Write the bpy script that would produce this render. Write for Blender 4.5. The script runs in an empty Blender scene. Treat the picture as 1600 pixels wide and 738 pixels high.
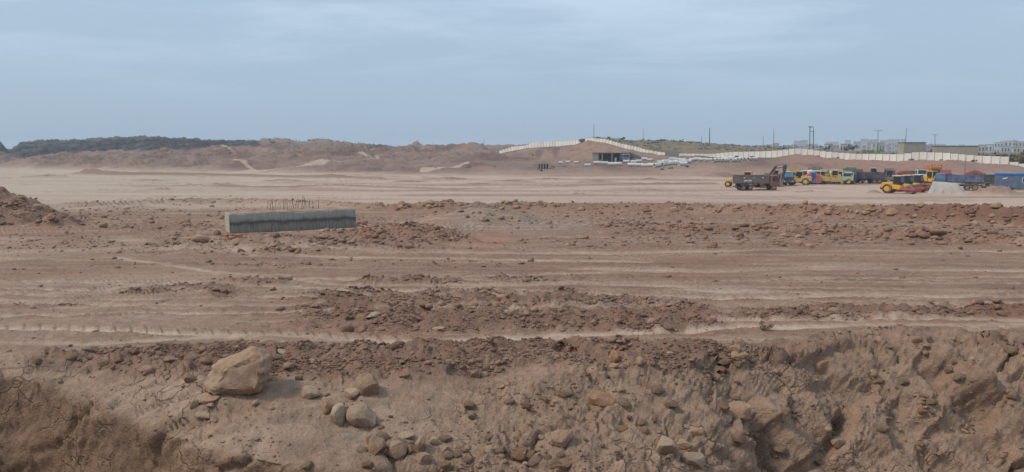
import bpy, bmesh, math, random
import numpy as np
from mathutils import Vector, Matrix

# ---------------------------------------------------------------- camera, sky, sun, exposure
scene = bpy.context.scene
COL = scene.collection
FPX, CX, CY, HOR = 1100.0, 800.0, 369.0, 238.0        # focal length in photo pixels, image centre, true horizon row
PITCH = math.atan((CY - HOR) / FPX)
cam_data = bpy.data.cameras.new('camera')
cam = bpy.data.objects.new('camera', cam_data)
COL.objects.link(cam)
cam_data.sensor_width = 36.0
cam_data.lens = FPX / 1600.0 * 36.0
cam_data.clip_start = 0.1
cam_data.clip_end = 12000.0
cam.location = (0, 0, 0)
cam.rotation_euler = (math.pi / 2 - PITCH, 0, 0)
scene.camera = cam

SUN_EL, SUN_AZ = math.radians(50), math.radians(-104)   # azimuth measured from +Y towards +X
world = bpy.data.worlds.new('World')
scene.world = world
world.use_nodes = True
wn, wl = world.node_tree.nodes, world.node_tree.links
wn.clear()
def wnode(t, **kw):
    n = wn.new(t)
    for k, v in kw.items(): setattr(n, k, v)
    return n
w_out = wnode('ShaderNodeOutputWorld')
w_bg = wnode('ShaderNodeBackground'); w_bg.inputs['Strength'].default_value = 0.091
w_sky = wnode('ShaderNodeTexSky', sky_type='NISHITA')
w_sky.sun_disc = False
w_sky.sun_elevation = SUN_EL
w_sky.sun_rotation = SUN_AZ
w_sky.air_density = 1.3; w_sky.dust_density = 3.0; w_sky.ozone_density = 1.5
w_tc = wnode('ShaderNodeTexCoord')
w_sep = wnode('ShaderNodeSeparateXYZ')
wl.new(w_tc.outputs['Generated'], w_sep.inputs[0])
def wmath(op, a, b=None, clamp=False):
    n = wnode('ShaderNodeMath', operation=op); n.use_clamp = clamp
    for i, v in enumerate((a, b)):
        if v is None: continue
        if isinstance(v, (int, float)): n.inputs[i].default_value = v
        else: wl.new(v, n.inputs[i])
    return n.outputs[0]
zc = wmath('MAXIMUM', w_sep.outputs['Z'], 0.0)
den = wmath('ADD', zc, 0.10)
w_cmb = wnode('ShaderNodeCombineXYZ')
wl.new(wmath('DIVIDE', w_sep.outputs['X'], den), w_cmb.inputs[0])
wl.new(wmath('DIVIDE', w_sep.outputs['Y'], den), w_cmb.inputs[1])
w_map = wnode('ShaderNodeMapping')
w_map.inputs['Location'].default_value = (-6.0, 4.4, 0)
w_map.inputs['Rotation'].default_value = (0, 0, 0.22)
w_map.inputs['Scale'].default_value = (0.55, 0.95, 1)
wl.new(w_cmb.outputs[0], w_map.inputs[0])
w_no = wnode('ShaderNodeTexNoise'); w_no.inputs['Scale'].default_value = 1.0
w_no.inputs['Detail'].default_value = 8; w_no.inputs['Roughness'].default_value = 0.60; w_no.inputs['Distortion'].default_value = 0.2
wl.new(w_map.outputs[0], w_no.inputs['Vector'])
w_cl = wnode('ShaderNodeMapRange'); w_cl.interpolation_type = 'SMOOTHSTEP'
w_cl.inputs['From Min'].default_value = 0.44; w_cl.inputs['From Max'].default_value = 0.66
wl.new(w_no.outputs[0], w_cl.inputs['Value'])
# a thin even veil over the blue: grey-blue high overcast, slightly bluer overhead
w_veil = wnode('ShaderNodeMix', data_type='RGBA')
wl.new(wmath('MULTIPLY', zc, 2.2, True), w_veil.inputs['Factor'])
w_veil.inputs['A'].default_value = (2.86, 3.86, 4.95, 1)
w_veil.inputs['B'].default_value = (3.95, 5.2, 6.75, 1)
w_mix = wnode('ShaderNodeMix', data_type='RGBA'); w_mix.inputs['Factor'].default_value = 0.88
wl.new(w_sky.outputs[0], w_mix.inputs['A']); wl.new(w_veil.outputs['Result'], w_mix.inputs['B'])
# cirrus
w_mix2 = wnode('ShaderNodeMix', data_type='RGBA')
hi = wnode('ShaderNodeMapRange'); hi.interpolation_type = 'SMOOTHSTEP'
hi.inputs['From Min'].default_value = 0.03; hi.inputs['From Max'].default_value = 0.22
wl.new(zc, hi.inputs['Value'])
wl.new(wmath('MULTIPLY', wmath('MULTIPLY', w_cl.outputs[0], hi.outputs[0]), 0.40), w_mix2.inputs['Factor'])
wl.new(w_mix.outputs['Result'], w_mix2.inputs['A'])
w_mix2.inputs['B'].default_value = (5.9, 6.85, 8.1, 1)
wl.new(w_mix2.outputs['Result'], w_bg.inputs['Color'])
wl.new(w_bg.outputs[0], w_out.inputs[0])

sun_data = bpy.data.lights.new('sun', 'SUN')
sun_data.energy = 1.5
sun_data.angle = math.radians(11)
sun_data.color = (1.0, 0.90, 0.78)
sun = bpy.data.objects.new('sun', sun_data)
COL.objects.link(sun)
sdir = Vector((math.sin(SUN_AZ) * math.cos(SUN_EL), math.cos(SUN_AZ) * math.cos(SUN_EL), math.sin(SUN_EL)))
sun.rotation_euler = (-sdir).to_track_quat('-Z', 'Y').to_euler()
sun.location = sdir * 50

scene.view_settings.view_transform = 'Standard'
scene.view_settings.look = 'None'
scene.view_settings.exposure = 0.5
scene.view_settings.gamma = 1.0
scene.view_settings.use_curve_mapping = False
scene.cycles.use_denoising = True
scene.cycles.denoising_prefilter = 'NONE'
scene.cycles.max_bounces = 6
scene.cycles.volume_bounces = 1
scene.cycles.volume_step_rate = 4

rng = np.random.default_rng(11)
random.seed(5)

# ---------------------------------------------------------------- numpy noise
def _hash(ix, iy, iz=0, seed=0):
    h = (ix.astype(np.int64) * 374761393 + iy.astype(np.int64) * 668265263 + np.int64(seed) * 1442695041
         + (iz.astype(np.int64) * 2147483647 if not isinstance(iz, int) else 0)) & 0xffffffff
    h = ((h ^ (h >> 13)) * 1274126177) & 0xffffffff
    h = ((h ^ (h >> 16)) * 2246822519) & 0xffffffff
    return ((h ^ (h >> 15)) & 0xffffff).astype(np.float32) / np.float32(0x1000000)
def noise2(x, y, seed=0):
    xi, yi = np.floor(x), np.floor(y)
    fx, fy = (x - xi).astype(np.float32), (y - yi).astype(np.float32)
    def g(ox, oy):
        a = _hash(xi + ox, yi + oy, 0, seed) * np.float32(2 * math.pi)
        return np.cos(a) * (fx - ox) + np.sin(a) * (fy - oy)
    u = fx * fx * fx * (fx * (fx * 6 - 15) + 10); v = fy * fy * fy * (fy * (fy * 6 - 15) + 10)
    a, b, c, d = g(0, 0), g(1, 0), g(0, 1), g(1, 1)
    return ((a + (b - a) * u) * (1 - v) + (c + (d - c) * u) * v) * 1.5
def fbm2(x, y, octv=4, gain=0.5, seed=0, ridged=False):
    s = np.zeros(np.shape(x), np.float32); amp = 1.0; tot = 0
    for i in range(octv):
        n = noise2(x * 2.03 ** i + 17.3 * i, y * 2.03 ** i - 9.1 * i, seed + i)
        if ridged: n = 1 - 2 * np.abs(n)
        s += amp * n; tot += amp; amp *= gain
    return s / tot
def noise3(x, y, z, seed=0):
    xi, yi, zi = np.floor(x), np.floor(y), np.floor(z)
    f = [(x - xi).astype(np.float32), (y - yi).astype(np.float32), (z - zi).astype(np.float32)]
    w = [t * t * (3 - 2 * t) for t in f]
    s = 0
    for dx in (0, 1):
        for dy in (0, 1):
            for dz in (0, 1):
                k = _hash(xi + dx, yi + dy, zi + dz, seed)
                s = s + k * (w[0] if dx else 1 - w[0]) * (w[1] if dy else 1 - w[1]) * (w[2] if dz else 1 - w[2])
    return s * 2 - 1
def fbm3(x, y, z, octv=4, gain=0.5, seed=0):
    s = 0; amp = 1.0; tot = 0
    for i in range(octv):
        s = s + amp * noise3(x * 2.07 ** i + 5.2 * i, y * 2.07 ** i + 1.7 * i, z * 2.07 ** i - 3.3 * i, seed + i); tot += amp; amp *= gain
    return s / tot
def worley2(x, y, seed=0):
    xi, yi = np.floor(x), np.floor(y)
    f1 = np.full(np.shape(x), 9.0, np.float32); f2 = f1.copy(); cid = np.zeros(np.shape(x), np.float32)
    for ox in (-1, 0, 1):
        for oy in (-1, 0, 1):
            cx, cy = xi + ox, yi + oy
            px = cx + _hash(cx, cy, 0, seed); py = cy + _hash(cx, cy, 0, seed + 7)
            d = np.sqrt((px - x) ** 2 + (py - y) ** 2).astype(np.float32)
            c = _hash(cx, cy, 0, seed + 13)
            near = d < f1
            f2 = np.where(near, f1, np.minimum(f2, d)); cid = np.where(near, c, cid); f1 = np.where(near, d, f1)
    return f1, f2, cid
def sstep(a, b, x):
    t = np.clip((x - a) / (b - a), 0, 1)
    return t * t * (3 - 2 * t)

# ---------------------------------------------------------------- rays of the photograph, for measuring the place
CP, SP = math.cos(PITCH), math.sin(PITCH)
def ray(px, py):
    """Slopes of the sight line: (x per metre forward, z per metre forward)."""
    a = (np.asarray(px, float) - CX) / FPX; b = -(np.asarray(py, float) - CY) / FPX
    fy = CP + b * SP; fz = -SP + b * CP
    return a / fy, fz / fy
def at(px, py, d):
    u, t = ray(px, py)
    return Vector((float(u * d), float(d), float(t * d)))
def project(x, y, z):
    dep = y * CP - z * SP; up = y * SP + z * CP
    dep = np.where(np.abs(dep) < 1e-3, 1e-3, dep)
    return CX + FPX * x / dep, CY - FPX * up / dep

FLAT = -7.4
def plain_z(d):
    a = -(2.6 + 0.041 * d)
    k = 0.6                                     # smooth maximum of the slope and the flat
    return FLAT + np.logaddexp(0, (a - FLAT) / k) * k
def plain_d(py):
    """Forward distance at which the open ground lies on the row py."""
    t = -ray(800, py)[1]
    d = np.geomspace(3, 600, 4000)
    return float(d[np.argmax(-plain_z(d) / d <= t)])
def on_plain(px, py):
    d = plain_d(py); u = float(ray(px, py)[0])
    return u * d, d

# ---------------------------------------------------------------- terrain: base profile
# front bank: column, crest row, rim row, slope crest-rim, slope below the rim (drop per metre towards the camera)
BANK = [(-200, 566, 585, .25, 6), (0, 566, 590, .25, 6), (60, 563, 600, .25, 6), (130, 560, 640, .22, 5.5), (200, 565, 662, .20, 5),
        (300, 590, 702, .20, 4.5), (420, 605, 722, .20, 4), (520, 600, 742, .24, 3), (640, 595, 745, .30, 1.4), (760, 590, 700, .34, .52),
        (900, 588, 690, .36, .50), (1040, 575, 680, .36, .56), (1130, 560, 670, .36, .62), (1200, 545, 640, .50, .75), (1300, 533, 620, .62, .85),
        (1400, 528, 610, .66, .95), (1500, 526, 600, .62, 1.0), (1600, 524, 590, .66, 1.0), (1800, 522, 590, .66, 1.0)]
FLOOR = -5.6
# far ground: column, foot row on the plain, then (row, distance) of toe, shoulder, ridge (or foot of the boundary wall), back
FAR = [(-300, 264, (258, 340), (255, 420), (227, 620), (226, 700)), (0, 264, (258, 340), (256, 420), (226, 600), (226, 680)),
       (14, 264, (258, 340), (256, 420), (227, 600), (226, 680)), (22, 264, (258, 340), (256, 420), (239, 600), (235, 700)),
       (30, 264, (258, 340), (256, 420), (239, 600), (235, 700)), (44, 264, (258, 335), (254, 420), (227, 600), (226, 680)),
       (90, 265, (258, 330), (249, 410), (224, 610), (223, 680)), (110, 265, (258, 330), (246, 410), (223.5, 610), (223, 680)),
       (180, 266, (258, 325), (246, 405), (221, 620), (220, 690)), (240, 267, (258, 322), (245, 400), (219.5, 620), (219, 690)),
       (300, 268, (259, 320), (242, 400), (221, 620), (220.5, 690)), (345, 269, (260, 310), (238.5, 400), (224.5, 620), (224, 690)),
       (405, 269, (261, 305), (239, 410), (224, 610), (223.5, 690)), (416, 269, (261, 305), (238, 410), (217.5, 600), (217.2, 660)),
       (456, 270, (261, 300), (238, 410), (217.3, 600), (217, 660)), (468, 270, (261, 300), (238, 410), (221.5, 600), (221, 660)),
       (488, 270, (261, 300), (238, 410), (221.5, 600), (221, 660)), (492, 270, (261, 298), (238, 410), (217.8, 600), (217.4, 660)),
       (519, 271, (262, 295), (238, 405), (217.8, 600), (217.4, 660)), (523, 271, (262, 295), (238, 405), (221.5, 600), (221.4, 660)),
       (550, 271, (262, 290), (238, 400), (222.5, 600), (222.4, 660)), (575, 272, (262, 285), (240, 400), (230, 590), (230, 660)),
       (620, 273, (263, 275), (242, 390), (234.5, 560), (234, 640)), (645, 273, (264, 270), (243, 380), (232.5, 540), (232, 620)),
       (680, 274, (264, 262), (247, 360), (231, 520), (231, 600)), (740, 275, (264, 255), (249, 345), (229, 500), (227.5, 600)),
       (781, 275, (263, 252), (248, 340), (241, 400), (227.5, 560)), (824, 275, (262, 250), (247, 335), (232, 385), (228, 520)),
       (869, 276, (262, 245), (248, 310), (229.5, 370), (228, 480)), (897, 276, (263, 240), (251.5, 285), (227, 358), (226.5, 460)),
       (916, 276, (264, 238), (253, 280), (220.7, 342), (219.5, 440)), (943, 276, (264, 236), (254, 275), (223.5, 330), (219.5, 430)),
       (967, 276, (264, 234), (254, 272), (230.5, 320), (220.5, 430)), (1000, 276, (263, 232), (253.5, 270), (239, 308), (221.5, 430)),
       (1030, 276, (262, 230), (252.5, 266), (244, 300), (222.5, 430)), (1060, 276, (261, 228), (252, 262), (248, 290), (224, 430)),
       (1110, 276, (259, 226), (252, 254), (248.5, 276), (227, 430)), (1150, 277, (260, 224), (252.5, 246), (247, 264), (230, 430)),
       (1206, 278, (263, 220), (249, 243), (246.5, 255), (233, 430)), (1232, 279, (266, 214), (246, 242), (243.5, 250), (234, 430)),
       (1258, 280, (268, 208), (246, 239), (243.8, 247), (235.5, 430)), (1276, 281, (269, 205), (249, 236), (247, 244), (237, 430)),
       (1311, 282, (270, 200), (253, 230), (251.3, 238), (238.5, 430)), (1346, 283, (271, 196), (255, 223), (252.8, 231), (239, 430)),
       (1411, 284, (272, 188), (255.5, 214), (253.3, 222), (239, 430)), (1431, 284, (272, 186), (253.5, 211), (251.3, 219), (239, 430)),
       (1475, 285, (272, 182), (254.5, 205), (252.3, 213), (239, 430)), (1505, 285, (272, 180), (258, 200), (255.8, 209), (239, 430)),
       (1524, 285, (273, 178), (260, 197), (257.8, 206), (239, 430)), (1576, 285, (274, 175), (263, 190), (260.4, 200), (239, 430)),
       (1600, 285, (276, 173), (270, 186), (267.5, 197), (239, 430)), (1900, 285, (278, 170), (272, 186), (269, 197), (239, 430))]

NR, NTH_IN, NTH_OUT = 760, 1000, 36
half = math.radians(41.5)
th = np.concatenate([np.linspace(-math.pi, -half, NTH_OUT, endpoint=False), np.linspace(-half, half, NTH_IN),
                     np.linspace(half, math.pi, NTH_OUT + 1)[1:-1]])
NT = len(th)
thc = np.clip(th, -half, half)
COLPX = CX + FPX * np.tan(thc) / 1.0 * CP       # photo column of each sight line, close to the horizon

bank = np.array(BANK, float); far_px = np.array([f[0] for f in FAR], float)
def bank_profile():
    """(d, z) of crest, rim, foot of the bank for every column."""
    px = COLPX
    crest = np.interp(px, bank[:, 0], bank[:, 1]); rim = np.interp(px, bank[:, 0], bank[:, 2])
    s1 = np.interp(px, bank[:, 0], bank[:, 3]); s2 = np.interp(px, bank[:, 0], bank[:, 4])
    dd = np.geomspace(3, 600, 4000); tt = -plain_z(dd) / dd
    t0 = -ray(px, crest)[1]; d0 = np.interp(-t0, -tt, dd)
    t1 = -ray(px, rim)[1]; d1 = d0 * (s1 + t0) / (s1 + t1); z1 = -t1 * d1
    d2 = d1 - (z1 - FLOOR) / s2
    return d0, -t0 * d0, d1, z1, np.maximum(d2, 2.4)
b_d0, b_z0, b_d1, b_z1, b_d2 = bank_profile()
def far_arr(i):
    pts = [f[2 + i] for f in FAR]
    t = ray(far_px, [p[0] for p in pts])[1]
    d = np.array([p[1] for p in pts], float)
    return np.interp(COLPX, far_px, d), np.interp(COLPX, far_px, t * d)
f_foot = np.interp(COLPX, far_px, [plain_d(f[1]) for f in FAR])
f_pts = [far_arr(i) for i in range(4)]
sideback = sstep(math.radians(50), math.radians(90), np.abs(th))   # behind the camera the land is plain

fine_r = np.concatenate([np.geomspace(0.35, 5, 120), np.linspace(5.02, 16, 900), np.geomspace(16.03, 3000, 1400)])
R = np.zeros((NR, NT)); Z = np.zeros((NR, NT)); ZF = np.zeros((len(fine_r), NT))
NSEG = (330, 250, 180)                            # rows on the bank, on the open ground, on the hills
def rows_for(met, r, j):
    c = math.cos(thc[j]); k1, k2 = np.interp([b_d0[j] * 1.02 / c, f_foot[j] / c], r, met)
    m = np.concatenate([np.linspace(0, k1, NSEG[0], endpoint=False), np.linspace(k1, k2, NSEG[1], endpoint=False), np.linspace(k2, met[-1], NSEG[2])])
    return np.interp(m, met, r)
for j in range(NT):
    c = math.cos(thc[j])
    dk = np.array([0, 1.2, 2.2, b_d2[j], b_d1[j], b_d0[j]])
    zk = np.array([-1.7, -1.75, FLOOR, FLOOR, b_z1[j], b_z0[j]])
    mid = np.geomspace(b_d0[j] * 1.01, f_foot[j], 60)
    dk = np.concatenate([dk, mid, [p[0][j] for p in f_pts], [1100, 3100]])
    endz = -3.0 if COLPX[j] > 900 else -14.0
    zk = np.concatenate([zk, plain_z(mid), [p[1][j] for p in f_pts], [endz, endz]])
    d = fine_r * c
    z = np.interp(d, dk, zk)
    if sideback[j] > 0:
        z = z * (1 - sideback[j]) + sideback[j] * np.maximum(plain_z(fine_r), np.interp(fine_r, [0, 1.2, 2.2, 3000], [-1.7, -1.75, -5.6, -5.6])) 
    ZF[:, j] = z
    elev = z / fine_r
    step3 = np.hypot(np.diff(fine_r), np.diff(z)) / fine_r[1:]
    near = np.where(fine_r[1:] < 5, 0.15, 1.0)
    met = np.concatenate([[0], np.cumsum((np.abs(np.diff(elev)) + 0.035 * step3) * near)])
    R[:, j] = rows_for(met, fine_r, j)
    Z[:, j] = np.interp(R[:, j], fine_r, z)
def path(pts):
    w = np.array([on_plain(*p) for p in pts]); o = np.argsort(w[:, 0])
    return w[o, 0], w[o, 1]
def heap(px, py, rx, ry, h, seed, rough_=.25):
    cx, cy = on_plain(px, py); out = np.zeros_like(X)
    m = (np.abs(X - cx) < 1.75 * rx) & (np.abs(Y - cy) < 1.75 * ry); x, y = X[m], Y[m]
    q = ((x - cx) / rx) ** 2 + ((y - cy) / ry) ** 2
    q = q * (1 + .5 * noise2((x - cx) * 1.1 / rx * 2, (y - cy) * 2 / ry, seed))
    out[m] = h * (1 - sstep(0, 1.15, np.sqrt(np.maximum(q, 0)))) * (1 + rough_ * fbm2(x * 1.5, y * 1.5, 4, .6, seed + 1))
    return out
def windrow(pts, width, hs, seed):
    xs, ys = path(pts)
    yc = np.interp(X, xs, ys) + .35 * width * noise2(X / width * .45, X * 0 + .5, seed)
    hh = np.interp(X, xs, np.interp(np.linspace(0, 1, len(xs)), np.linspace(0, 1, len(hs)), hs))
    ins = sstep(xs[0] - 3, xs[0] + 2, X) * (1 - sstep(xs[-1] - 1, xs[-1] + 1, X))
    q = np.abs(Y - yc) / width
    return ins * hh * (1 - sstep(.05, 1.0, q)) * (1 + .22 * fbm2(X / width * .9, Y / width * .9, 4, .6, seed + 1))
def make_heaps():
    global far_bits, left_heap, right_heap, row_bank, row_low, row_left, row_far, row_far2, row_far3, block_heap, fan_heap, small_heaps, block_pit, heaps
    left_heap = heap(25, 348, 3.8, 3.2, 1.6, 101) + heap(-60, 348, 3.4, 3.0, 1.6, 102) + heap(90, 352, 1.4, 1.8, .75, 103)
    right_heap = heap(1556, 305, 4.2, 2.6, 1.55, 104, .45) + heap(1608, 305, 4.5, 2.2, .55, 105, .45) + heap(1535, 304, 3, 2.2, .7, 106, .4)
    row_bank = windrow([(590, 328), (700, 328), (900, 328), (1100, 332), (1300, 339), (1450, 346), (1600, 353), (1800, 362)], 2.4, [.5, .72, .6, .68, .8, 1.0, 1.1, 1.1], 110)
    row_low = windrow([(960, 356), (1100, 359), (1300, 366), (1450, 374), (1600, 384), (1800, 392)], 1.3, [.15, .3, .32, .34, .32, .3], 113)
    row_left = windrow([(40, 325), (140, 322), (260, 318), (400, 319), (520, 322), (600, 326)], 2.2, [.3, .45, .5, .62, .5, .4], 116)
    row_far = windrow([(330, 292), (420, 294), (520, 291), (700, 296), (900, 292)], 3.5, [.5, .35, .4, .25, .1], 119)
    row_far2 = windrow([(130, 272), (300, 274), (450, 277), (600, 279)], 7, [1.0, .9, .6, .4], 122)
    row_far3 = windrow([(860, 291), (1000, 289), (1120, 288)], 5, [.2, .5, .4], 125)
    block_heap = heap(450, 388, 6.2, 2.2, .34, 130, .5) + heap(640, 372, 3.2, 2.6, .62, 131, .5) + heap(680, 380, 2.6, 1.7, .4, 132, .6)
    fan_heap = heap(745, 345, 4.2, 5.0, .85, 133, .12)
    small_heaps = heap(1366, 303, 2.0, 1.4, .55, 135) + heap(1262, 301, 4.5, 1.2, .4, 136) + heap(110, 380, 2.2, .9, .25, 137) + heap(1128, 277, 7, 6, 1.6, 138) + heap(1190, 297, 4, 1.5, .3, 139)
    block_pit = -heap(455, 356, 4.6, 3.4, .30, 140, .1)
    far_bits = sum(heap(px, py, rx, ry, h, 900 + k, .5) for k, (px, py, rx, ry, h) in enumerate([(70, 276, 9, 4, .7), (150, 272, 12, 4, .9), (235, 283, 6, 3, .45), (255, 296, 3, 1.5, .4), (300, 290, 5, 2, .4), (345, 288, 4, 2, .5), (440, 283, 7, 3, .5), (520, 277, 9, 4, .9), (580, 281, 6, 3, .5), (640, 285, 7, 3, .5), (700, 281, 8, 4, .7), (745, 288, 5, 2, .4), (800, 284, 8, 3, .6), (860, 281, 6, 3, .6), (930, 284, 6, 3, .5), (1010, 281, 7, 3, .6), (1080, 283, 5, 2.5, .5), (600, 300, 3, 1.3, .3), (905, 303, 3, 1.2, .25), (1020, 298, 4, 1.5, .3)]))
    heaps = far_bits + left_heap + right_heap + row_bank + row_low + row_left + row_far + row_far2 + row_far3 + block_heap + fan_heap + small_heaps
X = R * np.sin(th)[None, :]; Y = R * np.cos(th)[None, :]
make_heaps()
hs = heaps.copy()
for _ in range(25): hs[:, 1:-1] = (hs[:, :-2] + 2 * hs[:, 1:-1] + hs[:, 2:]) / 4
for j in range(NT):                              # second pass: rows also follow the heaps
    zt = Z[:, j] + hs[:, j]; r = R[:, j]; near = np.where(r[1:] < 5, .15, 1.0)
    met = np.concatenate([[0], np.cumsum((np.abs(np.diff(zt / r)) + .035 * np.hypot(np.diff(r), np.diff(zt)) / r[1:]) * near)])
    R[:, j] = rows_for(met, r, j)
# smooth the row spacing between neighbouring columns
for _ in range(30):
    R = np.concatenate([R[:, :1], (R[:, :-2] + 2 * R[:, 1:-1] + R[:, 2:]) / 4, R[:, -1:]], 1)
for j in range(NT): Z[:, j] = np.interp(R[:, j], fine_r, ZF[:, j])
X = R * np.sin(th)[None, :]; Y = R * np.cos(th)[None, :]
make_heaps()
PX, PY = project(X, Y, Z)
front = Y > 0.5
PX = np.where(front, PX, -9999); PY = np.where(front, PY, 9999)

# ---------------------------------------------------------------- terrain: zones
DPL = R * np.cos(thc)[None, :]                              # forward distance used by the profile
bankw = 1 - sstep(-0.5, 1.1, DPL - b_d0[None, :] + 0.5 * noise2(X * .6, Y * .6, 3))
rimw = 1 - sstep(-.08, .10, DPL - b_d1[None, :])           # the steep face below the rim
hillw = sstep(-8, 25, DPL - f_foot[None, :])
plainw = (1 - bankw) * (1 - hillw)
wx = 18 * noise2(X * .35, Y * .7, 41) + 9 * noise2(X * 1.3, Y * 2.2, 42)
wy = 0.35 * wx
def blob(cx, cy, rx, ry, soft=.35):
    """Patch of different soil: an ellipse as measured on the photograph, laid on the ground with a ragged edge."""
    q = ((PX + wx - cx) / rx) ** 2 + ((PY + wy - cy) / ry) ** 2
    return np.where(front, 1 - sstep(1 - soft, 1 + soft, q), 0)
def blobs(lst):
    m = np.zeros_like(X)
    for b in lst: m = np.maximum(m, blob(*b[:4]) * (b[4] if len(b) > 4 else 1))
    return m
loose = blobs([(800, 490, 330, 30), (640, 470, 170, 18), (1000, 500, 150, 20), (560, 500, 120, 18, .6), (450, 562, 330, 24), (800, 556, 380, 20), (1060, 560, 190, 24),
               (230, 572, 190, 20, .9), (620, 580, 170, 14), (1330, 490, 300, 9, .9), (1500, 487, 220, 9, .8), (290, 454, 120, 6, .9), (400, 440, 60, 4, .8), (640, 441, 90, 5, .9),
               (840, 437, 80, 4, .7), (60, 477, 80, 3, .7), (1300, 545, 120, 12, .6), (1520, 535, 130, 8, .9)])
rough = blobs([(420, 380, 210, 14), (600, 372, 110, 18), (250, 352, 100, 10, .8), (180, 330, 110, 8, .7), (300, 315, 120, 5, .8), (1290, 364, 330, 12, .85), (1010, 350, 100, 8, .8),
               (1400, 376, 220, 8, .7), (560, 345, 60, 8, .6), (780, 332, 60, 8, .5), (60, 372, 120, 8, .4), (1150, 345, 200, 4, .5), (900, 385, 60, 3, .6), (900, 340, 260, 12, .45), (260, 388, 260, 9, .45), (1120, 378, 320, 8, .4), (520, 412, 380, 5, .35), (1350, 345, 260, 8, .45), (420, 335, 140, 10, .5), (120, 345, 120, 9, .4)])
greyfan = blobs([(770, 345, 70, 20), (830, 352, 90, 14, .8), (740, 335, 30, 12)])
pinkp = blobs([(760, 375, 40, 10), (770, 360, 30, 8, .5)])

def pdist(pts, wob=.12, seed=9):
    xs, ys = path(pts)
    yc = np.interp(X, xs, ys)
    inside = sstep(xs[0] - .8, xs[0] + .3, X) * (1 - sstep(xs[-1] - .3, xs[-1] + .8, X))
    return (Y - yc) + wob * noise2(X * .7, Y * .2, seed), inside
H = np.zeros_like(X); coarse_pre = (row_bank + row_low + left_heap + block_heap) / .3
pale = np.zeros_like(X); dark = np.zeros_like(X)
TRACKS = [([(-150, 513), (0, 514), (150, 518), (300, 519), (430, 524), (560, 531), (640, 535), (760, 530), (900, 524), (1000, 520), (1120, 515), (1250, 511), (1400, 511), (1600, 508), (1800, 506)], .20, 1.0),
          ([(-150, 536), (0, 540), (120, 538), (260, 530), (360, 526)], .16, .7),
          ([(430, 452), (500, 451), (640, 452), (740, 449), (880, 459), (1000, 463), (1150, 467), (1300, 462), (1450, 467), (1600, 478), (1800, 488)], .17, .9),
          ([(1080, 452), (1200, 455), (1320, 458), (1450, 462), (1600, 463), (1800, 464)], .35, .75),
          ([(-150, 468), (0, 460), (100, 455), (200, 447), (330, 440), (420, 437), (600, 436), (800, 430), (950, 425)], .22, .7),
          ([(180, 402), (260, 414), (330, 424), (400, 432), (480, 441), (560, 447)], .25, .6),
          ([(-150, 420), (0, 408), (150, 395), (300, 392), (480, 400), (700, 405), (1000, 410)], .35, .55),
          ([(-100, 398), (100, 392), (330, 388), (600, 394), (900, 396), (1200, 390), (1600, 393), (1800, 395)], .5, .5),
          ([(900, 420), (1100, 424), (1300, 418), (1600, 424), (1800, 428)], .4, .5),
          ([(1110, 503), (1250, 500), (1400, 497), (1600, 500), (1800, 500)], .20, .8),
          ([(700, 437), (900, 441), (1100, 440), (1300, 436), (1600, 440), (1800, 445)], .16, .45),
          ([(1000, 345), (1200, 350), (1400, 360), (1600, 370), (1800, 378)], .9, .55), ([(-100, 372), (60, 374), (220, 377), (400, 398)], .7, .55)]
for i, (pts, hw, amt) in enumerate(TRACKS):
    dd, ins = pdist(pts, .12 + hw * .25, 60 + i)
    brk = sstep(-.55, .1, noise2(X * .22 + 7 * i, Y * .3, 80 + i))
    m = (1 - sstep(hw * .55, hw * 1.15, np.abs(dd))) * ins * amt * (.45 + .55 * brk)
    berm = np.exp(-((np.abs(dd) - hw * 1.35) / (hw * .35)) ** 2) * ins * amt
    pale = np.maximum(pale, m)
    H += -.035 * m + .035 * berm * (0.6 + noise2(X * 1.6, Y * 1.6, 90 + i))
    if i == 0:
        lug = (1 - sstep(-.1, .35, np.abs(dd) - hw)) * ins * sstep(-1.2, -1.8, X)
        ph = (X / .30 + dd * 2.2) % 1.0
        H += lug * sstep(-.15, .25, dd) * -.03 * sstep(0, .06, ph) * (1 - sstep(.08, .30, ph)); dark = np.maximum(dark, lug * sstep(-.05, .2, dd) * .6 * sstep(0, .05, ph) * (1 - sstep(.08, .25, ph)))
rt_ = np.random.default_rng(77)
for i in range(17):
    y0 = 13.6 + 34 * rt_.random() ** 1.5; sl = rt_.normal(0, .10); cv = rt_.normal(0, .003); x0 = rt_.normal(0, 8); hw = rt_.uniform(.15, .24); am = rt_.uniform(.35, .8)
    for g in (0, 1.9):
        dd = Y - (y0 + g + sl * (X - x0) + cv * (X - x0) ** 2) + .1 * noise2(X * .5, Y * .2 + i, 300 + i)
        ext = sstep(-.5, .1, noise2(X * .07 + 3.1 * i, Y * 0 + g, 330 + i)) * (1 - bankw) * (1 - np.clip(coarse_pre, 0, 1))
        m = (1 - sstep(hw * .5, hw * 1.2, np.abs(dd))) * ext * am; berm = np.exp(-((np.abs(dd) - hw * 1.4) / (hw * .4)) ** 2) * ext * am
        ph = (X / .34 + np.abs(dd) * 2.4 + .3 * i) % 1.0
        H += -.05 * m + .05 * berm * (.5 + noise2(X * 1.9, Y * 1.9, 360 + i)) + .02 * m * (ph - .5) * (1 - sstep(20, 32, R))
        pale = np.maximum(pale, m * (.8 if i % 3 else .3)); dark = np.maximum(dark, berm * .6)
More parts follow.
